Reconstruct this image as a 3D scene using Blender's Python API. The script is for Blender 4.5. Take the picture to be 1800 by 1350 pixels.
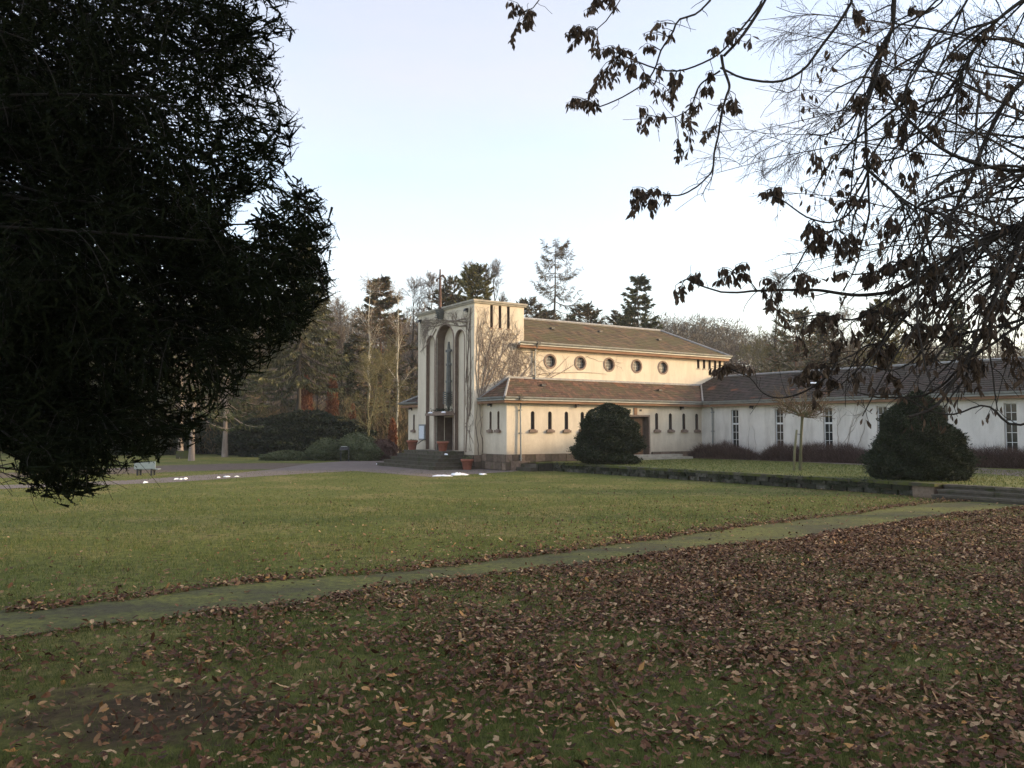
import bpy, bmesh, math, random
import numpy as np
from mathutils import Vector, Matrix

for o in list(bpy.data.objects):
    bpy.data.objects.remove(o)
scene = bpy.context.scene
COL = scene.collection
R = math.radians

# ---------------------------------------------------------------- camera
F_PX = 1449.0                      # focal length in pixels of the 1800 px wide photograph
PITCH = math.atan(82 / F_PX)
EYE = 2.2
cam_d = bpy.data.cameras.new('camera')
cam_d.sensor_width = 36.0
cam_d.lens = 36.0 * F_PX / 1800.0
cam_d.clip_start = 0.05
cam_d.clip_end = 3000
cam = bpy.data.objects.new('camera', cam_d)
COL.objects.link(cam)
cam.location = (0, 0, EYE)
cam.rotation_euler = (R(90) + PITCH, 0, 0)
scene.camera = cam

# ---------------------------------------------------------------- sky, sun, exposure
SUN_AZ, SUN_EL = 88.0, 13.3        # degrees clockwise from the viewing direction, degrees above the horizon
world = bpy.data.worlds.new('World')
scene.world = world
world.use_nodes = True
wn = world.node_tree
bg = wn.nodes['Background']
sky = wn.nodes.new('ShaderNodeTexSky')
sky.sky_type = 'NISHITA'
sky.sun_disc = False
sky.sun_elevation = R(SUN_EL)
sky.sun_rotation = R(SUN_AZ)
sky.altitude = 200
sky.air_density = 1.0
sky.dust_density = 2.2
sky.ozone_density = 1.0
# thin even cirrus veil over the whole sky
veil = wn.nodes.new('ShaderNodeMixRGB')
vtc = wn.nodes.new('ShaderNodeTexCoord')
vmp = wn.nodes.new('ShaderNodeMapping')
vmp.inputs['Scale'].default_value = (1.2, 1.2, 4.5)
vno = wn.nodes.new('ShaderNodeTexNoise')
vno.inputs['Scale'].default_value = 1.6
vno.inputs['Detail'].default_value = 6
vra = wn.nodes.new('ShaderNodeMapRange')
vra.inputs[1].default_value = 0.3; vra.inputs[2].default_value = 0.7
vra.inputs[3].default_value = 0.26; vra.inputs[4].default_value = 0.52
wn.links.new(vtc.outputs['Generated'], vmp.inputs[0]); wn.links.new(vmp.outputs[0], vno.inputs['Vector'])
wn.links.new(vno.outputs['Fac'], vra.inputs[0]); wn.links.new(vra.outputs[0], veil.inputs[0])
veil.inputs[2].default_value = (2.05, 1.68, 1.45, 1)
wn.links.new(sky.outputs[0], veil.inputs[1])
wn.links.new(veil.outputs[0], bg.inputs[0])
bg.inputs[1].default_value = 0.15
sun_d = bpy.data.lights.new('sun', 'SUN')
sun_d.energy = 1.05
sun_d.angle = R(3.0)
sun_d.color = (1.0, 0.70, 0.38)
sun = bpy.data.objects.new('sun', sun_d)
COL.objects.link(sun)
sd = Vector((math.sin(R(SUN_AZ)) * math.cos(R(SUN_EL)), math.cos(R(SUN_AZ)) * math.cos(R(SUN_EL)), math.sin(R(SUN_EL))))
sun.rotation_euler = sd.to_track_quat('Z', 'Y').to_euler()
sun.location = sd * 200
vs = scene.view_settings
vs.view_transform = 'Standard'
vs.look = 'None'
vs.gamma = 1.0
vs.use_curve_mapping = False
vs.exposure = 1.87
scene.render.engine = 'CYCLES'
scene.cycles.max_bounces = 6
scene.cycles.diffuse_bounces = 3
scene.cycles.transparent_max_bounces = 4

rng = np.random.default_rng(7)
random.seed(7)

# ---------------------------------------------------------------- photograph geometry
def ray(px, py):
    dx = (px - 900) / F_PX
    dy = (675 - py) / F_PX
    return np.array([dx, math.cos(PITCH) - dy * math.sin(PITCH), math.sin(PITCH) + dy * math.cos(PITCH)])

def ground(px, py, z=0.0):
    r = ray(px, py)
    t = (z - EYE) / r[2]
    return np.array([r[0] * t, r[1] * t, z])

def at(px, py, D):
    r = ray(px, py)
    t = D / r[1]
    return np.array([r[0] * t, D, EYE + r[2] * t])

def project(P):
    P = np.asarray(P, float).reshape(-1, 3)
    q = P - np.array([0, 0, EYE])
    y = q[:, 1] * math.cos(PITCH) + q[:, 2] * math.sin(PITCH)
    z = -q[:, 1] * math.sin(PITCH) + q[:, 2] * math.cos(PITCH)
    y = np.where(np.abs(y) < 1e-3, 1e-3, y)
    return np.stack([900 + F_PX * q[:, 0] / y, 675 - F_PX * z / y, y], 1)

U3 = np.array([0.837, 0.547, 0.0]); U3 /= np.linalg.norm(U3)
W3 = np.array([-U3[1], U3[0], 0.0])
P0 = np.array([-2.176, 47.5, 0.0])
CH_ROT = math.atan2(U3[1], U3[0])
def LOC(x, y, z=0.0):              # chapel coordinates to world
    return P0 + U3 * x + W3 * y + np.array([0, 0, z])

# ---------------------------------------------------------------- materials
def nd(nt, t, **kw):
    n = nt.nodes.new(t)
    for k, v in kw.items():
        setattr(n, k, v)
    return n

def new_mat(name, rough=0.8, spec=0.3):
    m = bpy.data.materials.new(name)
    m.use_nodes = True
    nt = m.node_tree
    b = nt.nodes['Principled BSDF']
    b.inputs['Roughness'].default_value = rough
    b.inputs['Specular IOR Level'].default_value = spec
    return m, nt, b

def noise(nt, scale, detail=4, rough=0.6, coord='Object', stretch=None, w=None):
    tc = nd(nt, 'ShaderNodeTexCoord')
    n = nd(nt, 'ShaderNodeTexNoise')
    n.inputs['Scale'].default_value = scale
    n.inputs['Detail'].default_value = detail
    n.inputs['Roughness'].default_value = rough
    if stretch:
        mp = nd(nt, 'ShaderNodeMapping')
        mp.inputs['Scale'].default_value = stretch
        nt.links.new(tc.outputs[coord], mp.inputs[0])
        nt.links.new(mp.outputs[0], n.inputs['Vector'])
    else:
        nt.links.new(tc.outputs[coord], n.inputs['Vector'])
    return n.outputs['Fac']

def ramp(nt, fac, stops):
    r = nd(nt, 'ShaderNodeValToRGB')
    el = r.color_ramp.elements
    while len(el) < len(stops):
        el.new(0.5)
    for e, (p, c) in zip(el, stops):
        e.position = p
        e.color = (*c, 1) if len(c) == 3 else c
    nt.links.new(fac, r.inputs[0])
    return r.outputs[0]

def mix(nt, fac, a, b, mode='MIX'):
    m = nd(nt, 'ShaderNodeMixRGB', blend_type=mode)
    for i, v in ((0, fac), (1, a), (2, b)):
        if hasattr(v, 'is_linked'):
            nt.links.new(v, m.inputs[i])
        elif i == 0:
            m.inputs[0].default_value = v
        else:
            m.inputs[i].default_value = (*v, 1)
    return m.outputs[0]

def bump(nt, b, fac, strength=0.3, dist=0.02):
    bp = nd(nt, 'ShaderNodeBump')
    bp.inputs['Strength'].default_value = strength
    bp.inputs['Distance'].default_value = dist
    nt.links.new(fac, bp.inputs['Height'])
    nt.links.new(bp.outputs[0], b.inputs['Normal'])

def island(nt):
    return nd(nt, 'ShaderNodeNewGeometry').outputs['Random Per Island']

def obj_rand(nt):
    return nd(nt, 'ShaderNodeObjectInfo').outputs['Random']

def simple(name, c1, c2, scale=4.0, rough=0.85, bmp=0.25, dist=0.02, stretch=None, spec=0.25, metal=0.0, detail=5):
    m, nt, b = new_mat(name, rough, spec)
    f = noise(nt, scale, detail, 0.65, stretch=stretch)
    c = ramp(nt, f, [(0.3, c1), (0.7, c2)])
    nt.links.new(c, b.inputs['Base Color'])
    b.inputs['Metallic'].default_value = metal
    if bmp:
        bump(nt, b, noise(nt, scale * 5, 4, 0.7, stretch=stretch), bmp, dist)
    return m

def foliage(name, stops, rough=0.6, spec=0.25, trans=0.0, big=None, rnd='island'):
    m, nt, b = new_mat(name, rough, spec)
    c = ramp(nt, island(nt) if rnd == 'island' else obj_rand(nt), stops)
    if big:
        c = mix(nt, ramp(nt, noise(nt, big[0], 3, 0.6), [(0.4, (0, 0, 0)), (0.62, (1, 1, 1))]), c, big[1])
    nt.links.new(c, b.inputs['Base Color'])
    if trans:
        t = nd(nt, 'ShaderNodeBsdfTranslucent')
        nt.links.new(c, t.inputs[0])
        ms = nd(nt, 'ShaderNodeMixShader')
        ms.inputs[0].default_value = trans
        out = nt.nodes['Material Output']
        nt.links.new(b.outputs[0], ms.inputs[1])
        nt.links.new(t.outputs[0], ms.inputs[2])
        nt.links.new(ms.outputs[0], out.inputs[0])
    return m

M = {}
def plaster(name, base, dirt, streak=0.5):
    m, nt, b = new_mat(name, 0.92, 0.15)
    c = ramp(nt, noise(nt, 0.7, 6, 0.65), [(0.3, tuple(v * 0.90 for v in base)), (0.7, tuple(min(1, v * 1.05) for v in base))])
    tcz = nd(nt, 'ShaderNodeTexCoord'); sx_ = nd(nt, 'ShaderNodeSeparateXYZ'); nt.links.new(tcz.outputs['Object'], sx_.inputs[0])
    hm = nd(nt, 'ShaderNodeMath', operation='MULTIPLY_ADD'); nt.links.new(noise(nt, 1.5, 5, 0.7), hm.inputs[0]); hm.inputs[1].default_value = -1.6; nt.links.new(sx_.outputs['Z'], hm.inputs[2])
    mr = nd(nt, 'ShaderNodeMapRange'); nt.links.new(hm.outputs[0], mr.inputs[0]); mr.inputs[1].default_value = 0.0; mr.inputs[2].default_value = 0.9; mr.inputs[3].default_value = 0.55; mr.inputs[4].default_value = 0.0
    c = mix(nt, mr.outputs[0], c, dirt)
    st = noise(nt, 1.3, 7, 0.72, stretch=(1.3, 1.3, 0.22))
    c = mix(nt, ramp(nt, st, [(0.45, (0, 0, 0)), (0.70, (streak,) * 3)]), c, dirt)
    sp = noise(nt, 7.0, 5, 0.75)
    c = mix(nt, ramp(nt, sp, [(0.58, (0, 0, 0)), (0.74, (0.45,) * 3)]), c, dirt)
    nt.links.new(c, b.inputs['Base Color'])
    bump(nt, b, noise(nt, 30, 5, 0.75), 0.35, 0.015)
    return m
M['plaster'] = plaster('pale_render', (0.70, 0.62, 0.50), (0.40, 0.33, 0.25), 0.42)
M['wing_plaster'] = plaster('white_render', (0.76, 0.72, 0.665), (0.40, 0.365, 0.32), 0.6)
M['reveal'] = simple('brown_stone_reveal', (0.13, 0.095, 0.075), (0.20, 0.15, 0.12), 3.0, 0.9, 0.3)
M['sill'] = simple('brown_sandstone', (0.17, 0.12, 0.095), (0.30, 0.23, 0.185), 6.0, 0.9, 0.4)
M['fascia'] = simple('brown_timber_eaves', (0.20, 0.11, 0.065), (0.32, 0.19, 0.12), 5.0, 0.8, 0.2, stretch=(0.2, 1, 1))
M['zinc'] = simple('weathered_zinc', (0.22, 0.235, 0.235), (0.36, 0.365, 0.35), 3.0, 0.5, 0.08, metal=0.35, spec=0.5)
M['lead'] = simple('pale_lead_flashing', (0.22, 0.22, 0.22), (0.36, 0.355, 0.345), 5.0, 0.65, 0.1, metal=0.2)
M['coping'] = simple('pale_concrete_coping', (0.30, 0.275, 0.23), (0.46, 0.42, 0.35), 3.0, 0.9, 0.3)
M['glass'] = simple('dark_leaded_glass', (0.03, 0.028, 0.028), (0.075, 0.068, 0.065), 9.0, 0.35, 0.15, spec=0.5)
M['window_glass'] = simple('dark_window_glass', (0.012, 0.015, 0.016), (0.03, 0.036, 0.036), 2.0, 0.06, 0.05, spec=0.5)
M['white_paint'] = simple('white_window_paint', (0.66, 0.67, 0.68), (0.8, 0.8, 0.8), 6.0, 0.5, 0.1)
M['dark_metal'] = simple('dark_metal', (0.02, 0.02, 0.022), (0.05, 0.05, 0.05), 8.0, 0.5, 0.1, spec=0.4)
M['grey_metal'] = simple('grey_metal', (0.18, 0.19, 0.2), (0.32, 0.33, 0.34), 8.0, 0.45, 0.1, metal=0.5)
M['rust'] = simple('rust_brown_metal', (0.07, 0.042, 0.033), (0.15, 0.09, 0.07), 6.0, 0.7, 0.2)
M['verdigris'] = simple('grey_green_bronze', (0.095, 0.10, 0.095), (0.17, 0.175, 0.165), 6.0, 0.6, 0.3)
M['door_wood'] = simple('brown_door_wood', (0.15, 0.075, 0.04), (0.27, 0.15, 0.085), 3.0, 0.6, 0.25, stretch=(4, 4, 0.4))
M['dark_wood'] = simple('dark_red_door_wood', (0.035, 0.018, 0.014), (0.07, 0.035, 0.028), 3.0, 0.6, 0.25, stretch=(4, 4, 0.4))
M['stake'] = simple('weathered_stake_wood', (0.16, 0.15, 0.085), (0.26, 0.24, 0.15), 4.0, 0.9, 0.3, stretch=(3, 3, 0.3))
M['terracotta'] = simple('terracotta', (0.24, 0.085, 0.055), (0.36, 0.145, 0.10), 5.0, 0.85, 0.2)
M['paper'] = simple('notice_paper', (0.55, 0.60, 0.68), (0.75, 0.78, 0.82), 9.0, 0.5, 0.0)
M['bench'] = simple('pale_grey_bench_paint', (0.27, 0.32, 0.32), (0.37, 0.42, 0.42), 6.0, 0.6, 0.1)
m, nt, b = new_mat('old_snow', 0.75, 0.3)
b.inputs['Base Color'].default_value = (0.86, 0.88, 0.92, 1)
b.inputs['Subsurface Weight'].default_value = 0.15
bump(nt, b, noise(nt, 25, 4), 0.4, 0.02)
M['snow'] = m

def stone_mat(name, c1, c2, moss, amount):
    m, nt, b = new_mat(name, 0.93, 0.15)
    c = ramp(nt, obj_rand(nt), [(0.0, c1), (1.0, c2)])
    c = mix(nt, ramp(nt, noise(nt, 6, 5, 0.7), [(0.35, (0, 0, 0)), (0.7, (0.55,) * 3)]), c, tuple(v * 0.45 for v in c1))
    c = mix(nt, ramp(nt, noise(nt, 2.2, 5, 0.7, coord='Object'), [(0.62 - amount, (0, 0, 0)), (0.78 - amount, (1, 1, 1))]), c, moss)
    nt.links.new(c, b.inputs['Base Color'])
    bump(nt, b, noise(nt, 22, 5, 0.7), 0.6, 0.02)
    return m
M['terrace_stone'] = stone_mat('mossy_wall_stone', (0.03, 0.028, 0.022), (0.15, 0.14, 0.12), (0.022, 0.026, 0.012), 0.2)
M['coping_stone'] = stone_mat('mossy_coping_stone', (0.07, 0.065, 0.05), (0.13, 0.12, 0.095), (0.075, 0.085, 0.02), 0.22)
M['plinth_stone'] = stone_mat('brown_plinth_stone', (0.13, 0.10, 0.075), (0.30, 0.22, 0.17), (0.10, 0.10, 0.035), 0.05)
M['step_stone'] = stone_mat('mossy_step_stone', (0.085, 0.075, 0.06), (0.15, 0.13, 0.105), (0.055, 0.06, 0.028), 0.12)
M['joint'] = simple('dark_joint_mortar', (0.035, 0.032, 0.025), (0.07, 0.062, 0.05), 6.0, 0.95, 0.4)

# roof tiles: one tint per tile, moss and lichen in patches
def tiles(name, stops, patch):
    m, nt, b = new_mat(name, 0.9, 0.2)
    c = ramp(nt, island(nt), stops)
    c = mix(nt, ramp(nt, noise(nt, 0.9, 5, 0.65), [(0.42, (0, 0, 0)), (0.58, (0.8,) * 3)]), c, patch)
    c = mix(nt, ramp(nt, noise(nt, 0.55, 5, 0.6, stretch=(1, 1, 1.2)), [(0.62, (0, 0, 0)), (0.70, (0.75,) * 3)]), c, (0.27, 0.105, 0.055))
    nt.links.new(c, b.inputs['Base Color'])
    bump(nt, b, noise(nt, 20, 4), 0.4, 0.02)
    return m
M['tiles'] = tiles('mossy_clay_tiles', [(0, (0.075, 0.055, 0.04)), (0.5, (0.12, 0.088, 0.06)), (1, (0.18, 0.12, 0.075))], (0.105, 0.095, 0.05))
M['aisle_tiles'] = tiles('reddish_clay_tiles', [(0, (0.085, 0.052, 0.04)), (0.5, (0.135, 0.08, 0.06)), (1, (0.21, 0.115, 0.08))], (0.10, 0.085, 0.05))
M['wing_tiles'] = tiles('dark_clay_tiles', [(0, (0.034, 0.027, 0.024)), (0.5, (0.056, 0.043, 0.037)), (1, (0.088, 0.064, 0.054))], (0.05, 0.044, 0.034))

def bark(name, c1, c2, scale=6.0):
    m = simple(name, c1, c2, scale, 0.95, 0.7, 0.03, stretch=(1, 1, 0.3))
    return m
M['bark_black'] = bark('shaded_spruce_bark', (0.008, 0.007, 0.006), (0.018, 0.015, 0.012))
M['bark'] = bark('grey_brown_bark', (0.04, 0.034, 0.028), (0.095, 0.08, 0.062))
M['bark_dark'] = bark('dark_bark', (0.022, 0.018, 0.015), (0.05, 0.042, 0.035))
M['bark_pale'] = bark('pale_bark', (0.20, 0.16, 0.135), (0.36, 0.30, 0.26), 3.0)
M['bark_birch'] = bark('white_birch_bark', (0.30, 0.28, 0.22), (0.62, 0.58, 0.48), 3.0)
M['bark_green'] = bark('green_lichen_bark', (0.085, 0.085, 0.045), (0.165, 0.155, 0.085))
M['bark_red'] = bark('reddish_pine_bark', (0.11, 0.06, 0.04), (0.2, 0.12, 0.08))
M['twig_brown'] = foliage('brown_twigs', [(0, (0.095, 0.065, 0.045)), (1, (0.22, 0.16, 0.105))], 0.9, 0.1)
M['twig_grey'] = foliage('grey_twigs', [(0, (0.12, 0.105, 0.095)), (1, (0.26, 0.225, 0.2))], 0.9, 0.1)
M['twig_green'] = foliage('lichen_green_twigs', [(0, (0.105, 0.098, 0.045)), (1, (0.23, 0.195, 0.095))], 0.9, 0.1)
M['twig_red'] = foliage('reddish_hedge_twigs', [(0, (0.05, 0.031, 0.027)), (0.6, (0.105, 0.066, 0.056)), (1, (0.18, 0.13, 0.108))], 0.9, 0.1)
M['twig_dark'] = foliage('dark_twigs', [(0, (0.03, 0.024, 0.02)), (1, (0.06, 0.048, 0.04))], 0.9, 0.1)
M['vine'] = foliage('bare_vine_stems', [(0, (0.16, 0.125, 0.10)), (1, (0.30, 0.245, 0.20))], 0.9, 0.1)
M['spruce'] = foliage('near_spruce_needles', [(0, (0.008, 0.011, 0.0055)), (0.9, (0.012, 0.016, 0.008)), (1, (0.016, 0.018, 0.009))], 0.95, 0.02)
M['needles'] = foliage('dark_conifer_needles', [(0, (0.03, 0.04, 0.017)), (0.6, (0.062, 0.075, 0.03)), (1, (0.115, 0.112, 0.048))], 0.7, 0.15)
M['pine'] = foliage('grey_green_pine_needles', [(0, (0.055, 0.058, 0.03)), (0.55, (0.10, 0.10, 0.05)), (0.8, (0.14, 0.105, 0.062)), (1, (0.19, 0.11, 0.065))], 0.7, 0.15)
M['olive'] = foliage('olive_spruce_needles', [(0, (0.05, 0.055, 0.024)), (0.6, (0.10, 0.10, 0.045)), (1, (0.17, 0.15, 0.075))], 0.7, 0.15)
M['golden'] = foliage('yellow_green_conifer', [(0, (0.06, 0.06, 0.02)), (0.6, (0.13, 0.12, 0.035)), (1, (0.2, 0.165, 0.055))], 0.7, 0.15)
M['larch'] = foliage('bare_larch_twigs', [(0, (0.075, 0.055, 0.04)), (0.6, (0.12, 0.088, 0.06)), (1, (0.10, 0.095, 0.05))], 0.9, 0.1)
M['orange'] = foliage('orange_brown_columns', [(0, (0.14, 0.055, 0.026)), (0.6, (0.24, 0.095, 0.045)), (1, (0.34, 0.155, 0.08))], 0.8, 0.1)
M['yew'] = foliage('dark_yew_sprays', [(0, (0.012, 0.019, 0.009)), (0.6, (0.022, 0.034, 0.014)), (1, (0.04, 0.055, 0.02))], 0.6, 0.25)
M['laurel'] = foliage('grey_green_shrub_leaves', [(0, (0.05, 0.065, 0.028)), (0.6, (0.09, 0.11, 0.05)), (1, (0.15, 0.165, 0.085))], 0.55, 0.3)
M['hedge'] = foliage('dark_hedge_leaves', [(0, (0.012, 0.019, 0.011)), (0.6, (0.024, 0.034, 0.017)), (1, (0.045, 0.058, 0.026))], 0.6, 0.2)
M['ivy'] = foliage('ivy_leaves', [(0, (0.03, 0.045, 0.018)), (1, (0.075, 0.10, 0.036))], 0.5, 0.3)
M['dry_leaf'] = foliage('dry_hanging_leaves', [(0, (0.05, 0.036, 0.026)), (0.6, (0.10, 0.07, 0.05)), (1, (0.17, 0.12, 0.085))], 0.8, 0.15, trans=0.3)
LIT = [(0, (0.048, 0.022, 0.013)), (0.38, (0.105, 0.047, 0.026)), (0.66, (0.17, 0.085, 0.041)), (0.84, (0.255, 0.15, 0.077)), (0.955, (0.45, 0.315, 0.185)), (1, (0.38, 0.19, 0.055))]
M['litter'] = foliage('fallen_leaves', LIT, 0.75, 0.25)
M['litter_one'] = foliage('fallen_leaf', LIT, 0.75, 0.25, rnd='object')
M['grass'] = foliage('grass_blades', [(0, (0.052, 0.078, 0.018)), (0.55, (0.105, 0.135, 0.031)), (0.85, (0.18, 0.178, 0.055)), (1, (0.28, 0.235, 0.11))], 0.6, 0.2, trans=0.2)

# ground sheets
def lawn_mat():
    m, nt, b = new_mat('winter_lawn', 0.95, 0.1)
    f1 = noise(nt, 0.35, 6, 0.6)
    c = ramp(nt, f1, [(0.34, (0.115, 0.138, 0.030)), (0.5, (0.165, 0.182, 0.047)), (0.63, (0.255, 0.222, 0.084))])
    f2 = noise(nt, 5.0, 6, 0.75)
    c = mix(nt, ramp(nt, f2, [(0.38, (0.85,) * 3), (0.62, (0, 0, 0))]), c, (0.05, 0.055, 0.019))
    f3 = noise(nt, 1.3, 6, 0.75, stretch=(1, 0.5, 1))
    c = mix(nt, ramp(nt, f3, [(0.60, (0, 0, 0)), (0.74, (0.7,) * 3)]), c, (0.19, 0.15, 0.072))
    # bare trodden earth with its own outline in front
    tc = nd(nt, 'ShaderNodeTexCoord')
    mp = nd(nt, 'ShaderNodeMapping')
    mp.inputs['Location'].default_value = (2.85 / 1.35, -6.6 / 0.85, 0)
    mp.inputs['Scale'].default_value = (1 / 1.35, 1 / 0.85, 1)
    nt.links.new(tc.outputs['Object'], mp.inputs[0])
    ln = nd(nt, 'ShaderNodeVectorMath', operation='LENGTH')
    nt.links.new(mp.outputs[0], ln.inputs[0])
    ad = nd(nt, 'ShaderNodeMath', operation='ADD')
    nt.links.new(ln.outputs['Value'], ad.inputs[0])
    sc = nd(nt, 'ShaderNodeMath', operation='MULTIPLY')
    nt.links.new(noise(nt, 1.6, 6, 0.7), sc.inputs[0])
    sc.operation = 'MULTIPLY_ADD'; sc.inputs[1].default_value = 2.6; sc.inputs[2].default_value = -1.3
    nt.links.new(sc.outputs[0], ad.inputs[1])
    earth = ramp(nt, ad.outputs[0], [(0.5, (0.9, 0.9, 0.9)), (1.0, (0, 0, 0))])
    ecol = ramp(nt, noise(nt, 12, 6, 0.75), [(0.35, (0.042, 0.028, 0.019)), (0.65, (0.105, 0.07, 0.048))])
    c = mix(nt, earth, c, ecol)
    nt.links.new(c, b.inputs['Base Color'])
    bump(nt, b, noise(nt, 40, 5, 0.8), 0.8, 0.03)
    return m
M['lawn'] = lawn_mat()
M['terrace_lawn'] = simple('terrace_lawn', (0.085, 0.105, 0.022), (0.175, 0.175, 0.048), 1.6, 0.95, 0.6, 0.03)
def moss_path():
    m, nt, b = new_mat('mossy_footpath', 0.95, 0.12)
    c = ramp(nt, noise(nt, 0.8, 7, 0.7, stretch=(0.6, 1, 1)), [(0.38, (0.092, 0.088, 0.05)), (0.48, (0.125, 0.132, 0.046)), (0.60, (0.185, 0.192, 0.052))])
    c = mix(nt, ramp(nt, noise(nt, 9, 6, 0.8), [(0.36, (0.9,) * 3), (0.6, (0, 0, 0))]), c, (0.055, 0.05, 0.034))
    nt.links.new(c, b.inputs['Base Color'])
    bump(nt, b, noise(nt, 60, 5, 0.8), 0.6, 0.015)
    return m
M['moss_path'] = moss_path()
M['asphalt'] = simple('forecourt_asphalt', (0.135, 0.108, 0.098), (0.195, 0.16, 0.145), 1.2, 0.85, 0.4, 0.01)
M['earth'] = simple('bare_leafy_earth', (0.085, 0.062, 0.048), (0.15, 0.112, 0.085), 2.5, 0.95, 0.6, 0.02)
M['gravel'] = simple('brown_gravel_path', (0.115, 0.092, 0.075), (0.19, 0.155, 0.128), 2.0, 0.95, 0.6, 0.02)
M['hill'] = simple('wooded_hill_floor', (0.075, 0.055, 0.042), (0.13, 0.10, 0.072), 0.08, 0.95, 0.3)
# ---------------------------------------------------------------- mesh helpers
def link(o, parent=None):
    COL.objects.link(o)
    if parent is not None:
        o.parent = parent
    return o

def tag(o, label=None, cat=None, group=None, kind=None):
    if label: o['label'] = label
    if cat: o['category'] = cat
    if group: o['group'] = group
    if kind: o['kind'] = kind
    return o

def empty(name, loc=(0, 0, 0), rz=0.0):
    o = bpy.data.objects.new(name, None)
    COL.objects.link(o)
    o.location = tuple(loc)
    o.rotation_euler = (0, 0, rz)
    o.empty_display_size = 0.3
    return o

def np_mesh(name, V, Fs, mat=None, smooth=False):
    """V (n,3); Fs list of int arrays (k,3) or (k,4)"""
    me = bpy.data.meshes.new(name)
    V = np.asarray(V, np.float32)
    me.vertices.add(len(V))
    me.vertices.foreach_set('co', V.ravel())
    Fs = [np.asarray(f, np.int32) for f in Fs if len(f)]
    nl = sum(f.size for f in Fs)
    npoly = sum(len(f) for f in Fs)
    me.loops.add(nl)
    me.polygons.add(npoly)
    me.loops.foreach_set('vertex_index', np.concatenate([f.ravel() for f in Fs]))
    tot = np.concatenate([np.full(len(f), f.shape[1], np.int32) for f in Fs])
    st = np.concatenate([[0], np.cumsum(tot)[:-1]]).astype(np.int32)
    me.polygons.foreach_set('loop_start', st)
    me.polygons.foreach_set('use_smooth', np.full(npoly, bool(smooth)))
    me.update(calc_edges=True)
    me.validate()
    if mat is not None:
        me.materials.append(mat)
    return me

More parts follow.
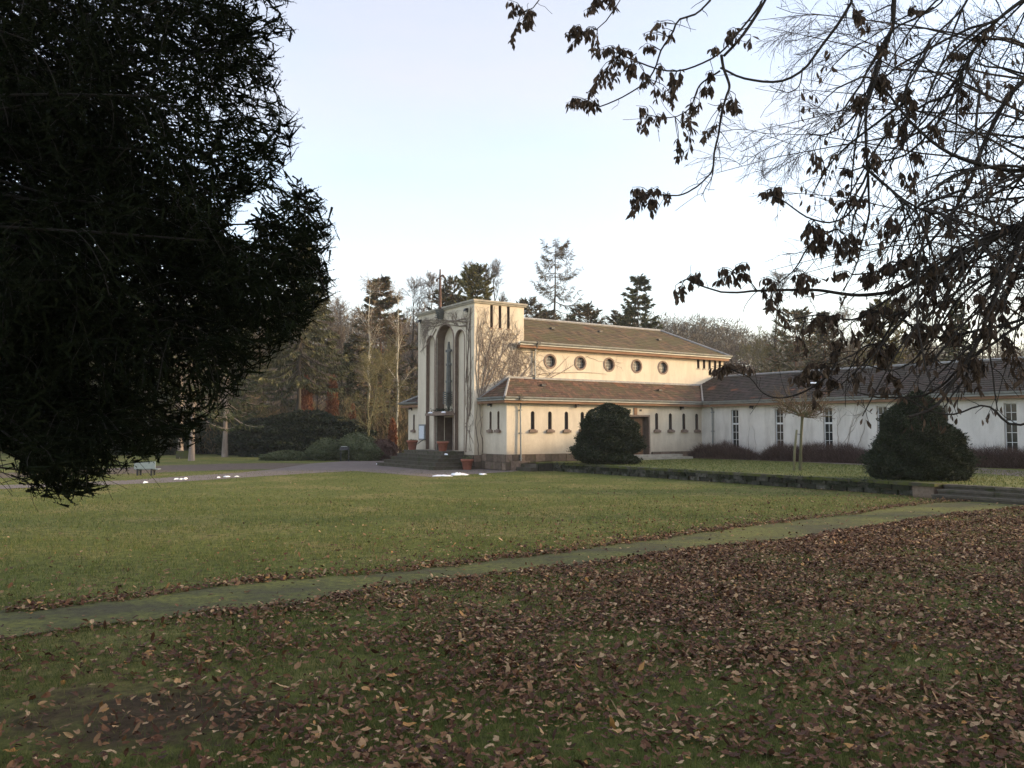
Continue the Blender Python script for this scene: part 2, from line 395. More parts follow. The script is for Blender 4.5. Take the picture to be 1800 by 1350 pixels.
class NB:
    """collects numpy geometry"""
    def __init__(self):
        self.V = []; self.T = []; self.Q = []; self.n = 0
    def add(self, V, T=None, Q=None):
        V = np.asarray(V, float).reshape(-1, 3)
        if T is not None and len(T): self.T.append(np.asarray(T) + self.n)
        if Q is not None and len(Q): self.Q.append(np.asarray(Q) + self.n)
        self.V.append(V); self.n += len(V)
    def box(self, lo, hi):
        x0, y0, z0 = lo; x1, y1, z1 = hi
        V = [(x0, y0, z0), (x1, y0, z0), (x1, y1, z0), (x0, y1, z0), (x0, y0, z1), (x1, y0, z1), (x1, y1, z1), (x0, y1, z1)]
        self.hexa(V)
    def hexa(self, V):
        self.add(V, Q=[(0, 3, 2, 1), (4, 5, 6, 7), (0, 1, 5, 4), (1, 2, 6, 5), (2, 3, 7, 6), (3, 0, 4, 7)])
    def tubes(self, P, Rr, s=4, cap=False):
        """P (m,n,3) polylines, Rr (m,n) radii"""
        P = np.asarray(P, float); Rr = np.asarray(Rr, float)
        if P.ndim == 2: P = P[None]; Rr = Rr[None]
        m, n, _ = P.shape
        if m == 0: return
        T = np.gradient(P, axis=1)
        T /= np.linalg.norm(T, axis=2, keepdims=True) + 1e-9
        ref = np.where(np.abs(T[:, :1, 2:3]) > 0.9, np.array([[[1.0, 0.13, 0]]]), np.array([[[0.05, 0.02, 1.0]]]))
        A = np.cross(T, np.broadcast_to(ref, T.shape))
        A /= np.linalg.norm(A, axis=2, keepdims=True) + 1e-9
        B = np.cross(T, A)
        an = np.arange(s) * 2 * math.pi / s
        V = P[:, :, None, :] + Rr[:, :, None, None] * (A[:, :, None, :] * np.cos(an)[None, None, :, None] + B[:, :, None, :] * np.sin(an)[None, None, :, None])
        i = np.arange(m)[:, None, None] * n * s + np.arange(n - 1)[None, :, None] * s
        j = np.arange(s)[None, None, :]
        j2 = (j + 1) % s
        Q = np.stack([i + j, i + j2, i + s + j2, i + s + j], -1).reshape(-1, 4)
        self.add(V.reshape(-1, 3), Q=Q)
        if cap and m == 1:
            base = self.n - n * s
            c0 = np.arange(s)
            if s == 4:
                self.Q.append(np.array([[base + 3, base + 2, base + 1, base], [base + (n - 1) * s + k for k in range(4)]]))
            else:
                self.T.append(np.array([[base, base + k + 1, base + k] for k in range(1, s - 1)]))
                e = base + (n - 1) * s
                self.T.append(np.array([[e, e + k, e + k + 1] for k in range(1, s - 1)]))
    def lathe(self, prof, s=16, c=(0, 0, 0)):
        prof = np.asarray(prof, float)
        an = np.arange(s) * 2 * math.pi / s
        V = np.stack([prof[:, 0][:, None] * np.cos(an), prof[:, 0][:, None] * np.sin(an), np.repeat(prof[:, 1][:, None], s, 1)], -1) + np.array(c)
        n = len(prof)
        i = np.arange(n - 1)[:, None] * s; j = np.arange(s)[None]; j2 = (j + 1) % s
        self.add(V.reshape(-1, 3), Q=np.stack([i + j, i + j2, i + s + j2, i + s + j], -1).reshape(-1, 4))
    def prism(self, outline, ax, lo, hi):
        """outline: 2-D polygon (counter-clockwise); extruded along axis ax from lo to hi; convex-ish fan caps"""
        n = len(outline)
        def mk(t):
            r = []
            for a, b_ in outline:
                p = [a, b_]; p.insert(ax, t); r.append(p)
            return r
        V = mk(lo) + mk(hi)
        Q = [(k, (k + 1) % n, n + (k + 1) % n, n + k) for k in range(n)]
        T = [(0, k + 1, k) for k in range(1, n - 1)] + [(n, n + k, n + k + 1) for k in range(1, n - 1)]
        self.add(V, T=T, Q=Q)
    def leaves(self, C, D, N, L, Wd, fold=0.0):
        """diamond leaves: centre base C, direction D, normal N, length L, width Wd (arrays)"""
        S = np.cross(D, N); S /= np.linalg.norm(S, axis=1, keepdims=True) + 1e-9
        L = np.asarray(L)[:, None]; Wd = np.asarray(Wd)[:, None]
        a = C; c = C + D * L
        mid = C + D * L * 0.45
        b_ = mid + S * Wd * 0.5 + N * Wd * fold; d = mid - S * Wd * 0.5 + N * Wd * fold
        m = len(C)
        V = np.stack([a, b_, c, d], 1).reshape(-1, 3)
        i = np.arange(m)[:, None] * 4
        if fold:
            self.add(V, T=np.concatenate([i + np.array([[0, 1, 2]]), i + np.array([[0, 2, 3]])]))
        else:
            self.add(V, Q=i + np.array([[0, 1, 2, 3]]))
    def spikes(self, C, D, L, Wd, r=None):
        """thin triangles from C along D"""
        r = r or rng
        m = len(C)
        N = r.normal(size=(m, 3))
        S = np.cross(D, N); S /= np.linalg.norm(S, axis=1, keepdims=True) + 1e-9
        L = np.asarray(L)[:, None]; Wd = np.asarray(Wd)[:, None]
        V = np.stack([C - S * Wd * 0.5, C + S * Wd * 0.5, C + D * L], 1).reshape(-1, 3)
        i = np.arange(m)[:, None] * 3
        self.add(V, T=i + np.array([[0, 1, 2]]))
    def mesh(self, name, mat, smooth=False):
        Fs = []
        if self.T: Fs.append(np.concatenate(self.T))
        if self.Q: Fs.append(np.concatenate(self.Q))
        return np_mesh(name, np.concatenate(self.V), Fs, mat, smooth)
    def build(self, name, mat, parent=None, smooth=False):
        o = bpy.data.objects.new(name, self.mesh(name, mat, smooth))
        return link(o, parent)

def norm(a):
    return a / (np.linalg.norm(a, axis=-1, keepdims=True) + 1e-9)

def catmull(pts, n):
    """smooth curve through pts, n samples"""
    p = np.asarray(pts, float)
    k = len(p)
    if k == 2:
        t = np.linspace(0, 1, n)[:, None]
        return p[0] * (1 - t) + p[1] * t
    q = np.vstack([2 * p[0] - p[1], p, 2 * p[-1] - p[-2]])
    seg = np.linalg.norm(np.diff(p, axis=0), axis=1)
    cum = np.concatenate([[0], np.cumsum(seg)])
    s = np.linspace(0, cum[-1], n)
    out = []
    for v in s:
        i = min(np.searchsorted(cum, v, side='right') - 1, k - 2)
        t = (v - cum[i]) / (seg[i] + 1e-9)
        a, b_, c, d = q[i], q[i + 1], q[i + 2], q[i + 3]
        out.append(0.5 * ((2 * b_) + (c - a) * t + (2 * a - 5 * b_ + 4 * c - d) * t * t + (3 * b_ - a - 3 * c + d) * t ** 3))
    return np.array(out)

def grow(P, Rr, k, t0, t1, L, ang, up=0.0, wob=0.12, n=5, rf=0.55, taper=0.75, r=None, flat=0.0, lpow=0.5):
    """k children on each parent polyline; returns polylines and radii. L may shrink along the parent by lpow."""
    r = r or rng
    m, np_, _ = P.shape
    t = r.uniform(t0, t1, size=(m, k))
    f = t * (np_ - 1)
    i = np.clip(f.astype(int), 0, np_ - 2)
    fr = (f - i)[..., None]
    mi = np.arange(m)[:, None]
    S = P[mi, i] * (1 - fr) + P[mi, i + 1] * fr
    T = norm(P[mi, i + 1] - P[mi, i])
    RR = Rr[mi, i] * (1 - fr[..., 0]) + Rr[mi, i + 1] * fr[..., 0]
    rnd = r.normal(size=(m, k, 3))
    rnd[..., 2] *= (1 - flat)
    perp = norm(rnd - (rnd * T).sum(-1, keepdims=True) * T)
    a = np.radians(r.uniform(ang[0], ang[1], size=(m, k)))[..., None]
    D = T * np.cos(a) + perp * np.sin(a)
    ln = r.uniform(L[0], L[1], size=(m, k)) * (1 - lpow * t)
    S = S.reshape(-1, 3); D = D.reshape(-1, 3); ln = ln.reshape(-1); RR = RR.reshape(-1)
    mm = len(S)
    pts = [S]
    d = D.copy()
    st = ln / (n - 1)
    for j in range(n - 1):
        d = norm(d + np.array([0, 0, up]) / (n - 1) + r.normal(size=(mm, 3)) * wob)
        pts.append(pts[-1] + d * st[:, None])
    C = np.stack(pts, 1)
    rad = RR[:, None] * rf * (1 - taper * np.linspace(0, 1, n)[None])
    return C, rad

def jbox(nb, lo, hi, j, r=random):
    """box with slightly uneven corners"""
    x0, y0, z0 = lo; x1, y1, z1 = hi
    V = [(x0, y0, z0), (x1, y0, z0), (x1, y1, z0), (x0, y1, z0), (x0, y0, z1), (x1, y0, z1), (x1, y1, z1), (x0, y1, z1)]
    nb.hexa([tuple(c + r.uniform(-j, j) for c in v) for v in V])

def sheet(name, pts, z, mat, kind='structure', depth=0.0):
    """flat polygon sheet"""
    bm = bmesh.new()
    vs_ = [bm.verts.new((p[0], p[1], z)) for p in pts]
    f = bm.faces.new(vs_)
    if f.normal.z < 0: f.normal_flip()
    bmesh.ops.triangulate(bm, faces=[f])
    me = bpy.data.meshes.new(name)
    bm.normal_update()
    for f in bm.faces:
        if f.normal.z < 0: f.normal_flip()
    bm.to_mesh(me); bm.free()
    me.materials.append(mat)
    o = bpy.data.objects.new(name, me)
    link(o)
    o['kind'] = kind
    return o

def boolean_cut(obj, cutters):
    """cut solids out of obj; cutters keep their materials on the new faces"""
    for c in cutters:
        md = obj.modifiers.new('cut', 'BOOLEAN')
        md.operation = 'DIFFERENCE'
        md.solver = 'EXACT'
        md.object = c
        try:
            md.material_mode = 'TRANSFER'
        except Exception:
            pass
    dg = bpy.context.evaluated_depsgraph_get()
    dg.update()
    me = bpy.data.meshes.new_from_object(obj.evaluated_get(dg), preserve_all_data_layers=True, depsgraph=dg)
    obj.modifiers.clear()
    old = obj.data
    obj.data = me
    me.name = old.name
    for c in cutters:
        bpy.data.objects.remove(c)

def join_cut(objs):
    return objs

def arch(x0, x1, z0, z1, n=10):
    """counter-clockwise outline (horizontal, z) of an opening with a round head"""
    rr = (x1 - x0) / 2; cx = (x0 + x1) / 2; zc = z1 - rr
    return [(x0, z0), (x1, z0)] + [(cx + rr * math.cos(a), zc + rr * math.sin(a)) for a in np.linspace(0, math.pi, n)]

def cutter(outline, ax, lo, hi, mat, back=None, back_at='hi'):
    nb = NB(); nb.prism(outline, ax, lo, hi)
    me = nb.mesh('cutter', mat)
    if back is not None:
        me.materials.append(back)
        t = hi if back_at == 'hi' else lo
        for p in me.polygons:
            if all(abs(me.vertices[v].co[ax] - t) < 1e-5 for v in p.vertices):
                p.material_index = 1
    bm = bmesh.new(); bm.from_mesh(me); bmesh.ops.recalc_face_normals(bm, faces=bm.faces[:]); bm.to_mesh(me); bm.free()
    return me

def cut_obj(me, M_):
    o = bpy.data.objects.new('cutter', me)
    COL.objects.link(o)
    o.matrix_world = M_
    return o
# ---------------------------------------------------------------- ground
def ground_sheet():
    a = np.concatenate([-np.geomspace(700, 40, 14), np.linspace(-36, 36, 121), np.geomspace(40, 700, 14)])
    b_ = np.concatenate([-np.geomspace(300, 4, 8), np.linspace(-2, 60, 125), np.geomspace(64, 900, 16)])
    X, Y = np.meshgrid(a, b_, indexing='ij')
    Z = np.zeros_like(X)
    near = (np.abs(X) < 30) & (Y < 33) & (Y > 0)
    bumps = 0.012 * np.sin(X * 1.3 + 0.6 * np.sin(Y * 0.9)) * np.sin(Y * 1.1 + X * 0.3)
    Z = np.where(near, bumps - 0.012, Z)
    nx, ny = X.shape
    i = np.arange(nx - 1)[:, None] * ny + np.arange(ny - 1)[None]
    Q = np.stack([i, i + ny, i + ny + 1, i + 1], -1).reshape(-1, 4)
    o = bpy.data.objects.new('lawn', np_mesh('lawn', np.stack([X, Y, Z], -1).reshape(-1, 3), [Q], M['lawn'], True))
    link(o); o['kind'] = 'structure'
ground_sheet()

def gpoly(pxs, z=0.0):
    return [ground(x, y, z)[:2] for x, y in pxs]

PATH_UP = [(-60, 1083), (0, 1075), (110, 1065), (220, 1055), (430, 1027), (600, 1012), (750, 999), (900, 984), (1050, 962), (1200, 942), (1350, 922), (1500, 905), (1600, 889), (1700, 882), (1860, 878)]
PATH_LO = [(1860, 886), (1800, 892), (1650, 908), (1500, 932), (1350, 953), (1200, 968), (1050, 990), (900, 1006), (700, 1028), (550, 1055), (375, 1073), (300, 1086), (150, 1097), (0, 1117), (-60, 1126)]
pu = np.array(gpoly(PATH_UP)); pl = np.array(gpoly(PATH_LO[::-1]))
def path_edges():
    N = 420
    up = catmull(np.c_[pu, np.zeros(len(pu))], N)[:, :2]
    lo = catmull(np.c_[pl, np.zeros(len(pl))], N)[:, :2]
    r = np.random.default_rng(3)
    def rag(k):
        j = np.arange(N)
        return .07 * np.interp(j, np.arange(0, N + 12, 12), r.normal(size=len(np.arange(0, N + 12, 12)))) + .05 * np.interp(j, np.arange(0, N + 4, 4), r.normal(size=len(np.arange(0, N + 4, 4)))) + .025 * r.normal(size=N)
    up[:, 1] += rag(0); lo[:, 1] += rag(1)
    return up, lo
p_up, p_lo = path_edges()
V = np.concatenate([np.c_[p_up, np.full(420, 0.006)], np.c_[p_lo, np.full(420, 0.006)]])
i = np.arange(419)
o = bpy.data.objects.new('footpath', np_mesh('footpath', V, [np.stack([i + 420, i + 421, i + 1, i], -1)], M['moss_path']))
link(o); o['kind'] = 'structure'
def y_up(x): return np.interp(x, p_up[:, 0], p_up[:, 1])
def y_lo(x): return np.interp(x, p_lo[:, 0], p_lo[:, 1])

FORE = [(-80, 863), (60, 857), (200, 852), (300, 848), (450, 838), (560, 831), (625, 828), (700, 834), (760, 839), (840, 833), (900, 829), (944, 824), (946, 815), (890, 808), (800, 800), (700, 803), (655, 806), (600, 811), (545, 815), (480, 825), (420, 831), (340, 836), (230, 844), (60, 851), (-80, 856)]
sheet('forecourt_path', gpoly(FORE), 0.006, M['asphalt'])
BRANCH = [(545, 815), (480, 814), (400, 815), (300, 818), (200, 823), (60, 829), (-80, 836), (-80, 844), (60, 838), (200, 834), (300, 830), (400, 826), (480, 824.5)]
sheet('earth_path', gpoly(BRANCH), 0.005, M['earth'])
ct = [(2.62, -2.57), (2.62, -36), (30, -36), (45, -2.57)]
tz = 0.44
o = sheet('terrace_lawn', [LOC(x, y)[:2] for x, y in [(1.55, -2.57), (1.55, -2.62), (2.65, -4.3), (2.65, -40.5), (40, -40.5), (40, -2.57)]], tz, M['terrace_lawn'])
GRV = [(1090, 803), (1200, 805), (1320, 809), (1420, 813), (1520, 818), (1640, 826), (1800, 838), (1900, 846), (1900, 836), (1800, 828), (1640, 818), (1520, 812), (1420, 808), (1320, 804.5), (1200, 800.5), (1090, 799.5)]
sheet('terrace_gravel_path', gpoly(GRV, tz), tz + 0.005, M['gravel'])

# hills behind
def hill_h(az, d):
    hz = np.interp(az, [-60, -30, -14, -8, 0, 6, 10, 14, 20, 30, 60], [20, 23, 22.5, 21, 19, 19.5, 20, 18.5, 14, 11, 9])
    t = np.clip((d - 118) / 75.0, 0, 1)
    return hz * t * t * (3 - 2 * t)
az = np.radians(np.linspace(-62, 62, 90)); dd = np.concatenate([np.linspace(112, 200, 24), [240, 330]])
A, Dm = np.meshgrid(az, dd, indexing='ij')
Z = hill_h(np.degrees(A), Dm) - 0.05 + 0.8 * np.sin(A * 37) * np.clip((Dm - 130) / 60, 0, 1)
V = np.stack([Dm * np.sin(A), Dm * np.cos(A), Z], -1).reshape(-1, 3)
i = np.arange(len(az) - 1)[:, None] * len(dd) + np.arange(len(dd) - 1)[None]
o = bpy.data.objects.new('hills', np_mesh('hills', V, [np.stack([i, i + 1, i + len(dd) + 1, i + len(dd)], -1).reshape(-1, 4)], M['hill'], True))
link(o); o['kind'] = 'structure'

# ---------------------------------------------------------------- chapel
chapel = tag(empty('chapel', LOC(0, 0), CH_ROT), 'pale rendered chapel with tall arched front tower and round nave windows', 'chapel')
I4 = Matrix.Identity(4)
AB = 2.56                            # aisle depth

def solid(name, boxes, mat, cuts, parent=None):
    nb = NB()
    for lo, hi in boxes: nb.box(lo, hi)
    o = nb.build(name, mat)
    if cuts:
        boolean_cut(o, [cut_obj(c, I4) for c in cuts])
    bm = bmesh.new(); bm.from_mesh(o.data)
    bmesh.ops.remove_doubles(bm, verts=bm.verts[:], dist=1e-5)
    bm.to_mesh(o.data); bm.free()
    o.parent = parent if parent is not None else chapel
    return o

TW, TD, TH = 7.2, 3.46, 9.62
cuts = []
cuts.append(cutter(arch(2.46, 4.68, 0.99, 8.72, 16), 0, -0.3, 0.57, M['reveal'], M['plaster']))
cuts.append(cutter(arch(1.16, 2.22, 1.02, 8.2, 12), 0, -0.3, 0.21, M['reveal'], M['plaster']))
cuts.append(cutter(arch(4.92, 5.98, 1.02, 8.2, 12), 0, -0.3, 0.21, M['reveal'], M['plaster']))
cuts.append(cutter([(2.56, 0.995), (4.58, 0.995), (4.58, 3.02), (2.56, 3.02)], 0, 0.3, 1.35, M['reveal'], M['reveal']))
slot_x = [1.16, 1.75, 2.34]
for x in slot_x:
    cuts.append(cutter([(x - 0.095, 8.25), (x + 0.095, 8.25), (x + 0.095, 9.57), (x - 0.095, 9.57)], 1, -0.3, 0.32, M['reveal'], M['reveal']))
tower = solid('tower_wall', [((0, 0, 0), (TD, TW, TH))], M['plaster'], cuts)
oc_x = [5.40, 7.74, 10.09, 12.44, 14.80]
cuts = []
for x in oc_x:
    cuts.append(cutter([(x + 0.41 * math.cos(a), 6.45 + 0.41 * math.sin(a)) for a in np.linspace(0, 2 * math.pi, 28, endpoint=False)], 1, -0.3, 0.26, M['reveal'], M['reveal']))
end_x = [18.15, 18.72, 19.27, 19.82, 20.2]
for x in end_x[:4] + [20.30]:
    cuts.append(cutter([(x - 0.12, 6.55), (x + 0.12, 6.55), (x + 0.12, 7.18), (x - 0.12, 7.18)], 1, -0.3, 0.25, M['reveal'], M['reveal']))
nave = solid('nave_wall', [((TD - 0.02, 0.002, 0), (20.66, TW - 0.002, 7.22))], M['plaster'], cuts)
slit_x = [2.32, 3.52, 4.70, 5.87, 7.04, 8.2, 11.77, 12.95, 14.13, 15.29]
cuts = []
for x in slit_x:
    cuts.append(cutter(arch(x - 0.13, x + 0.13, 2.28, 3.30, 8), 1, -AB - 0.3, -AB + 0.22, M['reveal'], M['reveal']))
cuts.append(cutter([(9.12, 0.5), (11.1, 0.5), (11.1, 3.06), (9.12, 3.06)], 1, -AB - 0.3, -AB + 0.45, M['reveal'], M['reveal']))
for y in (-0.86, -1.70):
    cuts.append(cutter(arch(y - 0.115, y + 0.115, 2.28, 3.30, 8), 0, 0.3, 0.78, M['reveal'], M['reveal']))
AX = 0.574
aisle = solid('aisle_wall', [((AX, -AB, 0.05), (17.9, 0.0, 3.74))], M['plaster'], cuts)
cuts = [cutter(arch(8.91 - 0.115, 8.91 + 0.115, 2.24, 3.30, 8), 0, 0.3, 0.78, M['reveal'], M['reveal'])]
aisle2 = solid('aisle_wall', [((AX, TW, 0.05), (17.9, TW + AB, 3.74))], M['plaster'], cuts)

def part(name, mat, parent, fn, smooth=False):
    nb = NB(); fn(nb); return nb.build(name, mat, parent, smooth)
def bx(*lohi):
    return lambda nb: [nb.box(lo, hi) for lo, hi in lohi]

# tower coping with a rolled lip
part('tower_coping', M['coping'], chapel, bx(((-0.09, -0.09, TH), (TD + 0.12, TW + 0.09, TH + 0.09)), ((-0.15, -0.15, TH + 0.09), (TD + 0.16, TW + 0.15, TH + 0.2))))
# arch surrounds: thin brown bands standing proud
def band(nb, y0, y1, z0, z1, wd, x0, x1, n=14):
    inn = arch(y0, y1, z0, z1, n); out = arch(y0 - wd, y1 + wd, z0, z1 + wd, n)
    k = len(inn)
    order = list(range(1, k)) + [0]
    V = []
    for a in order:
        for (o_, x) in ((inn, x0), (out, x0), (out, x1), (inn, x1)):
            V.append((x, o_[a][0], o_[a][1]))
    Q = []
    for s in range(k - 1):
        for c in range(4):
            Q.append((s * 4 + c, s * 4 + (c + 1) % 4, s * 4 + 4 + (c + 1) % 4, s * 4 + 4 + c))
    nb.add(V, Q=Q)
part('arch_surround', M['sill'], chapel, lambda nb: band(nb, 2.46, 4.68, 1.0, 8.72, 0.09, -0.035, 0.06, 18))
part('arch_surround', M['sill'], chapel, lambda nb: band(nb, 1.16, 2.22, 1.02, 8.2, 0.05, -0.025, 0.05))
part('arch_surround', M['sill'], chapel, lambda nb: band(nb, 4.92, 5.98, 1.02, 8.2, 0.05, -0.025, 0.05))
for y in (2.53, 4.61):
    part('doorway_column', M['coping'], chapel, lambda nb: nb.tubes(np.array([(0.02, y, 1.0), (0.02, y, 8.0)]), np.array([0.025, 0.025]), 6))
# canopy over the front door
can = part('door_canopy', M['sill'], chapel, bx(((-0.62, 2.3, 3.12), (0.56, 4.98, 3.27)), ((-0.5, 2.44, 3.27), (0.56, 4.84, 3.36))))
tag(part('planting', M['hedge'], can, lambda nb: nb.leaves(np.c_[rng.uniform(-0.45, 0.3, 260), rng.uniform(2.5, 4.75, 260), rng.uniform(3.36, 3.52, 260)], norm(rng.normal(size=(260, 3)) + [0, 0, 0.7]), norm(rng.normal(size=(260, 3))), rng.uniform(.06, .14, 260), rng.uniform(.03, .06, 260))), kind='stuff')
# front door at the back of the porch
fd = part('front_door', M['dark_wood'], chapel, bx(((1.26, 2.58, 0.995), (1.345, 4.56, 3.01))))
for k in range(8):
    y = 2.6 + k * 0.245
    part('door_plank', M['dark_wood'], fd, bx(((1.225, y, 1.02), (1.262, y + 0.225, 2.97))))
part('handle', M['grey_metal'], fd, bx(((1.17, 3.5, 1.95), (1.222, 3.54, 2.25))))
# slot and tower panes
for x in slot_x:
    part('slot_window', M['glass'], chapel, bx(((x - 0.093, 0.25, 8.252), (x + 0.093, 0.30, 9.568))))
    part('sill', M['sill'], chapel, bx(((x - 0.13, -0.035, 8.17), (x + 0.13, 0.25, 8.249))))
# round windows: ring, glass, leading
for x in oc_x:
    w = part('round_window', M['glass'], chapel, lambda nb: nb.prism([(x + 0.36 * math.cos(a), 6.45 + 0.36 * math.sin(a)) for a in np.linspace(0, 2 * math.pi, 24, endpoint=False)], 1, 0.16, 0.2))
    def ringf(nb):
        V = []; n = 28
        for a in np.linspace(0, 2 * math.pi, n, endpoint=False):
            for rr, y in ((0.36, -0.03), (0.47, -0.03), (0.47, 0.2), (0.36, 0.2)):
                V.append((x + rr * math.cos(a), y, 6.45 + rr * math.sin(a)))
        Q = [(s * 4 + c, s * 4 + (c + 1) % 4, ((s + 1) % n) * 4 + (c + 1) % 4, ((s + 1) % n) * 4 + c) for s in range(n) for c in range(4)]
        nb.add(V, Q=Q)
    part('frame', M['sill'], w, ringf)
    def lead(nb):
        for t in (-0.2, 0, 0.2):
            h = math.sqrt(0.36 ** 2 - t * t)
            nb.box((x + t - 0.012, 0.14, 6.45 - h), (x + t + 0.012, 0.158, 6.45 + h))
            nb.box((x - h, 0.135, 6.45 + t - 0.012), (x + h, 0.139, 6.45 + t + 0.012))
    part('glazing_bar', M['grey_metal'], w, lead)
for x in end_x[:4] + [20.30]:
    w = part('end_window', M['glass'], chapel, bx(((x - 0.118, 0.19, 6.552), (x + 0.118, 0.24, 7.178))))
    part('sill', M['coping'], w, bx(((x - 0.16, -0.05, 6.48), (x + 0.16, 0.19, 6.549))))
# aisle slit windows with heavy brown sills
for x in slit_x:
    w = part('slit_window', M['glass'], chapel, lambda nb: nb.prism(arch(x - 0.128, x + 0.128, 2.282, 3.298, 8), 1, -AB + 0.15, -AB + 0.2))
    part('sill', M['sill'], w, bx(((x - 0.27, -AB - 0.13, 2.09), (x + 0.27, -AB + 0.14, 2.225)), ((x - 0.19, -AB - 0.08, 2.226), (x + 0.19, -AB + 0.14, 2.279))))
for y in (-0.86, -1.70, 8.91):
    w = part('slit_window', M['glass'], chapel, lambda nb: nb.prism(arch(y - 0.112, y + 0.112, 2.285, 3.298, 8), 0, AX + 0.13, AX + 0.18))
    part('sill', M['sill'], w, bx(((AX - 0.13, y - 0.27, 2.09), (AX + 0.12, y + 0.27, 2.235)), ((AX - 0.06, y - 0.16, 2.236), (AX + 0.12, y + 0.16, 2.279))))
# side door
sd_ = part('side_door', M['door_wood'], chapel, bx(((9.2, -AB + 0.36, 0.5), (10.9, -AB + 0.44, 2.98))))
for k in range(8):
    x = 9.215 + k * 0.21
    part('door_plank', M['door_wood'], sd_, bx(((x, -AB + 0.325, 0.53), (x + 0.195, -AB + 0.362, 2.94))))
for x in (9.93, 10.22):
    part('light', M['glass'], sd_, bx(((x, -AB + 0.30, 1.9), (x + 0.09, -AB + 0.323, 2.65))))
part('handle', M['grey_metal'], sd_, bx(((10.5, -AB + 0.27, 1.5), (10.53, -AB + 0.322, 1.72))))
part('door_frame', M['sill'], chapel, bx(((9.0, -AB - 0.03, 0.5), (9.118, -AB + 0.1, 3.06)), ((11.102, -AB - 0.03, 0.5), (11.2, -AB + 0.1, 3.06)), ((9.0, -AB - 0.03, 3.062), (11.2, -AB + 0.1, 3.17))))
part('brick_panel', M['fascia'], chapel, bx(((9.88, -AB - 0.05, 3.175), (10.13, -AB + 0.05, 3.62))))
for x in (9.56, 10.44):
    part('vent', M['dark_metal'], chapel, bx(((x - 0.09, -AB - 0.02, 3.39), (x + 0.09, -AB + 0.02, 3.52))))
part('door_step', M['coping'], chapel, bx(((8.6, -AB - 0.6, 0.3), (13.4, -AB - 0.002, 0.73))))
part('door_step', M['coping'], chapel, bx(((8.2, -AB - 1.0, 0.3), (13.9, -AB - 0.602, 0.58))))

# plinth of separate stones
pl_ = part('plinth', M['joint'], chapel, bx(((AX - 0.05, -AB - 0.05, 0), (8.95, -AB - 0.001, 0.88)), ((AX - 0.05, -AB - 0.001, 0), (AX - 0.001, 0.0, 0.88)), ((11.3, -AB - 0.05, 0.3), (15.8, -AB - 0.001, 0.88)),
     ((AX - 0.05, TW, 0), (AX - 0.001, TW + AB + 0.05, 0.88)), ((-0.05, -0.05, 0), (-0.001, 1.05, 0.8)), ((-0.05, -0.05, 0), (AX - 0.052, -0.001, 0.8))))
def stones(ax_from, ax_to, z0, z1, rows, mk, parent, mat, wmin=0.34, wmax=0.75):
    zr = np.linspace(z0, z1, rows + 1)
    for k in range(rows):
        t = ax_from + (0 if k % 2 == 0 else -0.0)
        first = True
        while t < ax_to - 0.05:
            wd = min(random.uniform(wmin, wmax) * (0.55 if first and k % 2 else 1), ax_to - t)
            if ax_to - t - wd < 0.2: wd = ax_to - t
            nb = NB(); mk(nb, t + 0.012, t + wd - 0.012, zr[k] + 0.01, zr[k + 1] - 0.01)
            nb.build('stone', mat, parent)
            t += wd; first = False
def mk_long(nb, a, b_, z0, z1): jbox(nb, (a, -AB - 0.10 - random.uniform(0, .03), z0), (b_, -AB - 0.045, z1), 0.008)
def mk_front(nb, a, b_, z0, z1): jbox(nb, (AX - 0.10 - random.uniform(0, .03), a, z0), (AX - 0.045, b_, z1), 0.008)
stones(AX - 0.1, 8.95, 0.02, 0.88, 2, mk_long, pl_, M['plinth_stone'])
stones(11.3, 15.7, 0.44, 0.88, 1, mk_long, pl_, M['plinth_stone'])
stones(-AB - 0.04, -0.06, 0.02, 0.88, 2, mk_front, pl_, M['plinth_stone'])
stones(TW + 0.02, TW + AB, 0.02, 0.88, 2, mk_front, pl_, M['plinth_stone'])
stones(-0.04, 1.0, 0.02, 0.8, 2, lambda nb, a, b_, z0, z1: jbox(nb, (-0.1, a, z0), (-0.045, b_, z1), 0.008), pl_, M['plinth_stone'])
stones(-0.04, AX - 0.14, 0.02, 0.8, 2, lambda nb, a, b_, z0, z1: jbox(nb, (a, -0.1, z0), (b_, -0.045, z1), 0.008), pl_, M['plinth_stone'])

# eaves and gutters
def gutter(nb, p0, p1, rad=0.13, s=7):
    """half-round channel, open upward"""
    p0 = np.array(p0, float); p1 = np.array(p1, float)
    d = norm(p1 - p0); side = norm(np.cross(d, [0, 0, 1.0]))
    for rr, rev in ((rad, 0), (rad - 0.015, 1)):
        an = np.linspace(math.pi, 2 * math.pi, s)
        A = [p0 + side * rr * math.cos(a) + np.array([0, 0, rr * math.sin(a)]) for a in an]
        B = [p1 + side * rr * math.cos(a) + np.array([0, 0, rr * math.sin(a)]) for a in an]
        Q = [(k, k + 1, s + k + 1, s + k) for k in range(s - 1)]
        nb.add(A + B, Q=Q)
ne = 0.40
part('eaves_board', M['fascia'], chapel, bx(((2.95, -ne + 0.06, 7.15), (20.9, 0.3, 7.32)), ((20.66, 0.3, 7.15), (20.9, TW + 0.3, 7.32)), ((TD + 0.01, TW - 0.3, 7.15), (20.66, TW + 0.3, 7.32))))
g = part('gutter', M['zinc'], chapel, lambda nb: (gutter(nb, (2.86, -ne, 7.53), (21.02, -ne, 7.53), 0.15), nb.box((2.87, -ne - 0.02, 7.325), (21.0, -ne + 0.12, 7.40))))
part('gutter', M['zinc'], chapel, lambda nb: gutter(nb, (21.02, -ne, 7.53), (21.02, TW + ne, 7.53), 0.15))
